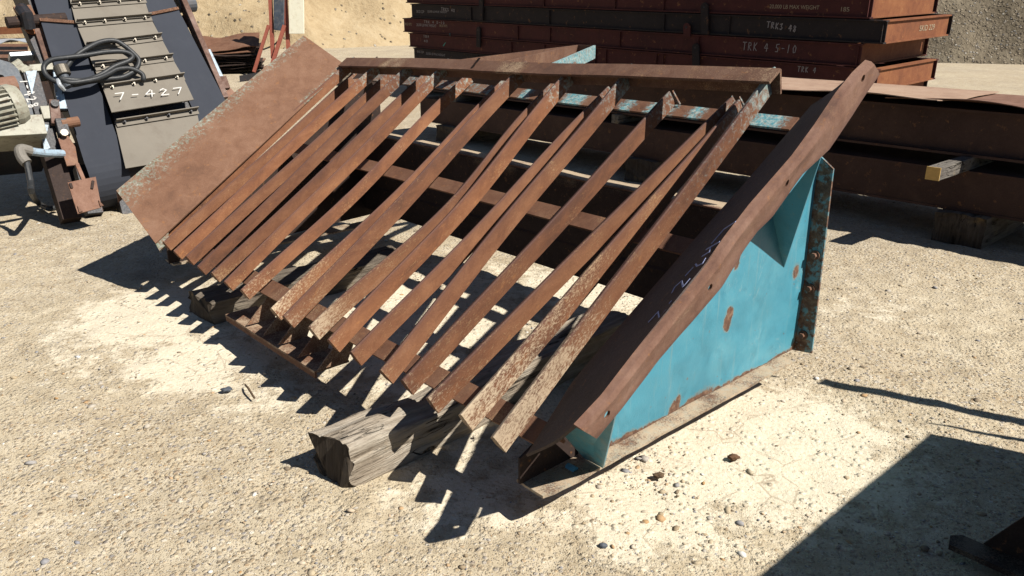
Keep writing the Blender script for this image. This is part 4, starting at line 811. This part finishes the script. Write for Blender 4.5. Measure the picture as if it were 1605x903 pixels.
for i in range(26):
    for j in range(2):
        t = (i+.5)/26; c = np.array([a[0]+(b[0]-a[0])*t, a[1]+(b[1]-a[1])*t, z0])+(np.array([0, .06, z1-z0]))*(.35+.33*j); mb.box(c-np.array([0, .003, 0]), (np.array([1, 0, 0]), np.array([0, .95, .3]), Z), (.016, .004, .022))
mb.build('slots', 'black_steel', pfo)
a = CAM+ray(-60, 66)*(fd/F_); b = CAM+ray(43, 63)*(fd/F_); g_ = []
for i in range(20):
    t = i/19; p = a+(b-a)*t; g_.append([p+np.array([0, .7*s_, .03*noise.noise((t*5, s_*3, 2))+(-.05*(1-s_))*(.6+.4*math.sin(t*14))+.02]) for s_ in (0, .1, .3, .6, 1.)])
mb = MB(); mb.sheet(g_, .006); tag(mb.build('crumpled_sheet', 'galvanised'), 'crumpled pale galvanised sheet lying on the perforated screen', 'sheet')
a = CAM+ray(-60, 57)*(fd/F_)+np.array([0, .5, 0]); b = CAM+ray(41, 53)*(fd/F_)+np.array([0, .5, 0]); mb = MB(); mb.prism([a, b, b+Z*.10, a+Z*.10], np.array([0, .3, 0])); tag(mb.build('rusty_beam', 'skid_orange'), 'orange rusty beam lying on top of the crumpled sheet', 'beam')
# ================================================================== red steel stand
fs = 19.5
def fp_(x, y, f=fs): return CAM+ray(x, y)*(f/F_)
ST_ = empty('steel_stand', (*gnd(425, 110)[:2], 0), 'red steel A-frame stand carrying a dark box and a cream panel', 'stand')
def sbar(p, q, w_, d_, mat, nm, f0=fs, f1=None):
    a, b = fp_(*p, f0), fp_(*q, f1 or f0); dd = nrm(b-a); s_ = nrm(np.cross(dd, np.array([0, 1., 0]))); mb = MB(); mb.bar(a, b, s_, nrm(np.cross(s_, dd)), w_, d_); return mb.build(nm, mat, ST_)
sbar((422, -40), (428, 92), .085, .085, 'stand_red', 'post'); sbar((445, -40), (453, 92), .085, .085, 'stand_red', 'post')
sbar((421, 40), (398, 113), .07, .07, 'stand_red', 'brace', fs-.06); sbar((446, 40), (423, 112), .085, .07, 'stand_red', 'brace', fs-.07)
bx = MB(); a, b, c, d_ = fp_(428, -40, fs-.1), fp_(446, -40, fs-.1), fp_(444.5, 49, fs-.1), fp_(429, 47, fs-.1); bx.prism([a, b, c, d_], np.array([0, .35, 0])); bx.build('control_box', 'dark_box', ST_, bevel=.01)
pn = MB(); a, b, c, d_ = fp_(452, -40, fs-.15), fp_(475.5, -40, fs-.15), fp_(476.5, 53, fs-.15), fp_(453, 53, fs-.15); pn.prism([a, b, c, d_], np.array([0, .06, 0])); pn.build('panel', 'white_panel', ST_, bevel=.008)
cbp = MB(); cbp.tube(smoothpath([fp_(444, 46), fp_(440, 58), fp_(430, 70), fp_(412, 78)], 5), .02, 8); cbp.build('conduit', 'cable_rubber', ST_)
ft = MB(); a = gnd(376, 128); b = gnd(408, 124); ft.prism([a, b, b+Z*.16, a+Z*.13], np.array([.12, .4, 0])); ft.build('foot', 'black_steel', ST_)
sc_ = MB()
for p, q in (((408, 100), (415, 92)), ((411, 108), (420, 103))):
    a, b = gnd(*p, .03), gnd(*q, .05); sc_.bar(a, b, X_, Z, .06, .03)
tag(sc_.build('scrap_steel', 'lip_rust'), 'twisted offcuts of rusty steel strip on the dirt by the red stand', 'scrap')
# ================================================================== banks behind
def bank(name, foot, mat, slope, hgt, amp, n, m):
    foot = interp(foot, np.linspace(0, 1, n)); g_ = []
    for i in range(n):
        t = foot[min(i+1, n-1)]-foot[max(i-1, 0)]; nn_ = nrm(np.array([-t[1], t[0]])); row = []
        for j in range(m):
            s_ = j/(m-1); h = hgt*s_; out = h/math.tan(slope)+.8*s_**.3*0; p = foot[i]+nn_*out; gl = fbm(i*.17, j*.06, 2.)*amp*min(1, j/4)
            row.append(np.array([p[0]-nn_[0]*gl, p[1]-nn_[1]*gl, h-.05+.25*gl]))
        g_.append(row)
    N = n*m; V_ = [p for r in g_ for p in r]; mb = MB(); mb.add(V_, [(i*m+j, (i+1)*m+j, (i+1)*m+j+1, i*m+j+1) for i in range(n-1) for j in range(m-1)]); o = mb.build(name, mat, smooth=True); return tag(o, kind='structure')
bank('dirt_bank', [(60, 50), (20, 46), (0, 41), (-8, 34), (-22, 33), (-40, 30), (-80, 10)][::-1], 'bank_clay', R_(48), 14, 1.0, 220, 60)
bank('gravel_bank', [(1, 41), (7, 30), (11, 25.8), (16, 24.2), (26, 23), (48, 22)], 'bank_gravel', R_(44), 12, .8, 160, 60)
# ================================================================== second chute, right of the photographer
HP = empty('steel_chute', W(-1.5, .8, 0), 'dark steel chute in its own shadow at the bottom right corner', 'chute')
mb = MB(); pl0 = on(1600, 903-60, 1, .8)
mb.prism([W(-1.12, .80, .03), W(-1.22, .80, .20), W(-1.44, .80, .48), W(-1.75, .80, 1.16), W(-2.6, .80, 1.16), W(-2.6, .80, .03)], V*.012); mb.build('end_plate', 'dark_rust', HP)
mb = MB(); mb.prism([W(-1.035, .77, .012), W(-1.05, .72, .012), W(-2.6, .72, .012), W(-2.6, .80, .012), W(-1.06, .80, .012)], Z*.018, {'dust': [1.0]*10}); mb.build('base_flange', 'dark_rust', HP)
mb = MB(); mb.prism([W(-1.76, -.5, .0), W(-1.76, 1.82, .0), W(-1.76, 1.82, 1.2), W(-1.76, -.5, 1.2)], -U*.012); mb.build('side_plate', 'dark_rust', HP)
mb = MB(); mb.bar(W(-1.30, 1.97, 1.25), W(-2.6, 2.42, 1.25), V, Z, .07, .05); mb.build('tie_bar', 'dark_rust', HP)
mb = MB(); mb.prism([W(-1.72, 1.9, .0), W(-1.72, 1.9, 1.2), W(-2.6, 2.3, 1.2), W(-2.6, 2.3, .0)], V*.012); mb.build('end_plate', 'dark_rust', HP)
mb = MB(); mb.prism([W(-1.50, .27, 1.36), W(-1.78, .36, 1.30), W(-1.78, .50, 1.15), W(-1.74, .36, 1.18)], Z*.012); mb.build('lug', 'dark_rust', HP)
# ================================================================== small things on the ground
def lump(name, px, r, mat, label, cat, flat=.6, seed=0, rgh=.5):
    c = gnd(*px); bmx = bmesh.new(); bmesh.ops.create_icosphere(bmx, subdivisions=3, radius=1); mb = MB()
    vv = [c+np.array([v.co[0]*r*1.2, v.co[1]*r*.8, v.co[2]*r*flat+r*flat*.45])*1. + np.array(v.co)*r*rgh*noise.noise(v.co*2.2+Vector((seed, seed*2, 0))) for v in bmx.verts]
    mb.add(vv, [[v.index for v in f.verts] for f in bmx.faces]); bmx.free(); return tag(mb.build(name, mat, smooth=True), label, cat)
lump('dirt_clod', (1150, 718), .019, 'leaf_brown', 'dark brown crumpled clod lying alone on the cream silt', 'clod', .5, 3, .5)
lump('stone', (1032, 746), .017, 'twig_wood', 'brown half buried stone just in front of the base flange', 'stone', .4, 5)
lump('stone', (945, 857), .012, 'slate_guard', 'round dark grey stone near the bottom edge of the yard', 'stone', .7, 8, .3)
lump('stone', (355, 611), .022, 'slate_guard', 'flat blue-grey stone beside the shadow left of the sleeper', 'stone', .3, 9, .3)
mb = MB(); a, b = gnd(385, 607), gnd(399, 627); mb.tube(smoothpath([a+Z*.012, (a+b)/2+Z*.02+U*.01, b+Z*.01], 5), .005, 6); tag(mb.build('twig', 'twig_wood'), 'thin dark dry twig on the gravel left of the sleeper', 'twig')
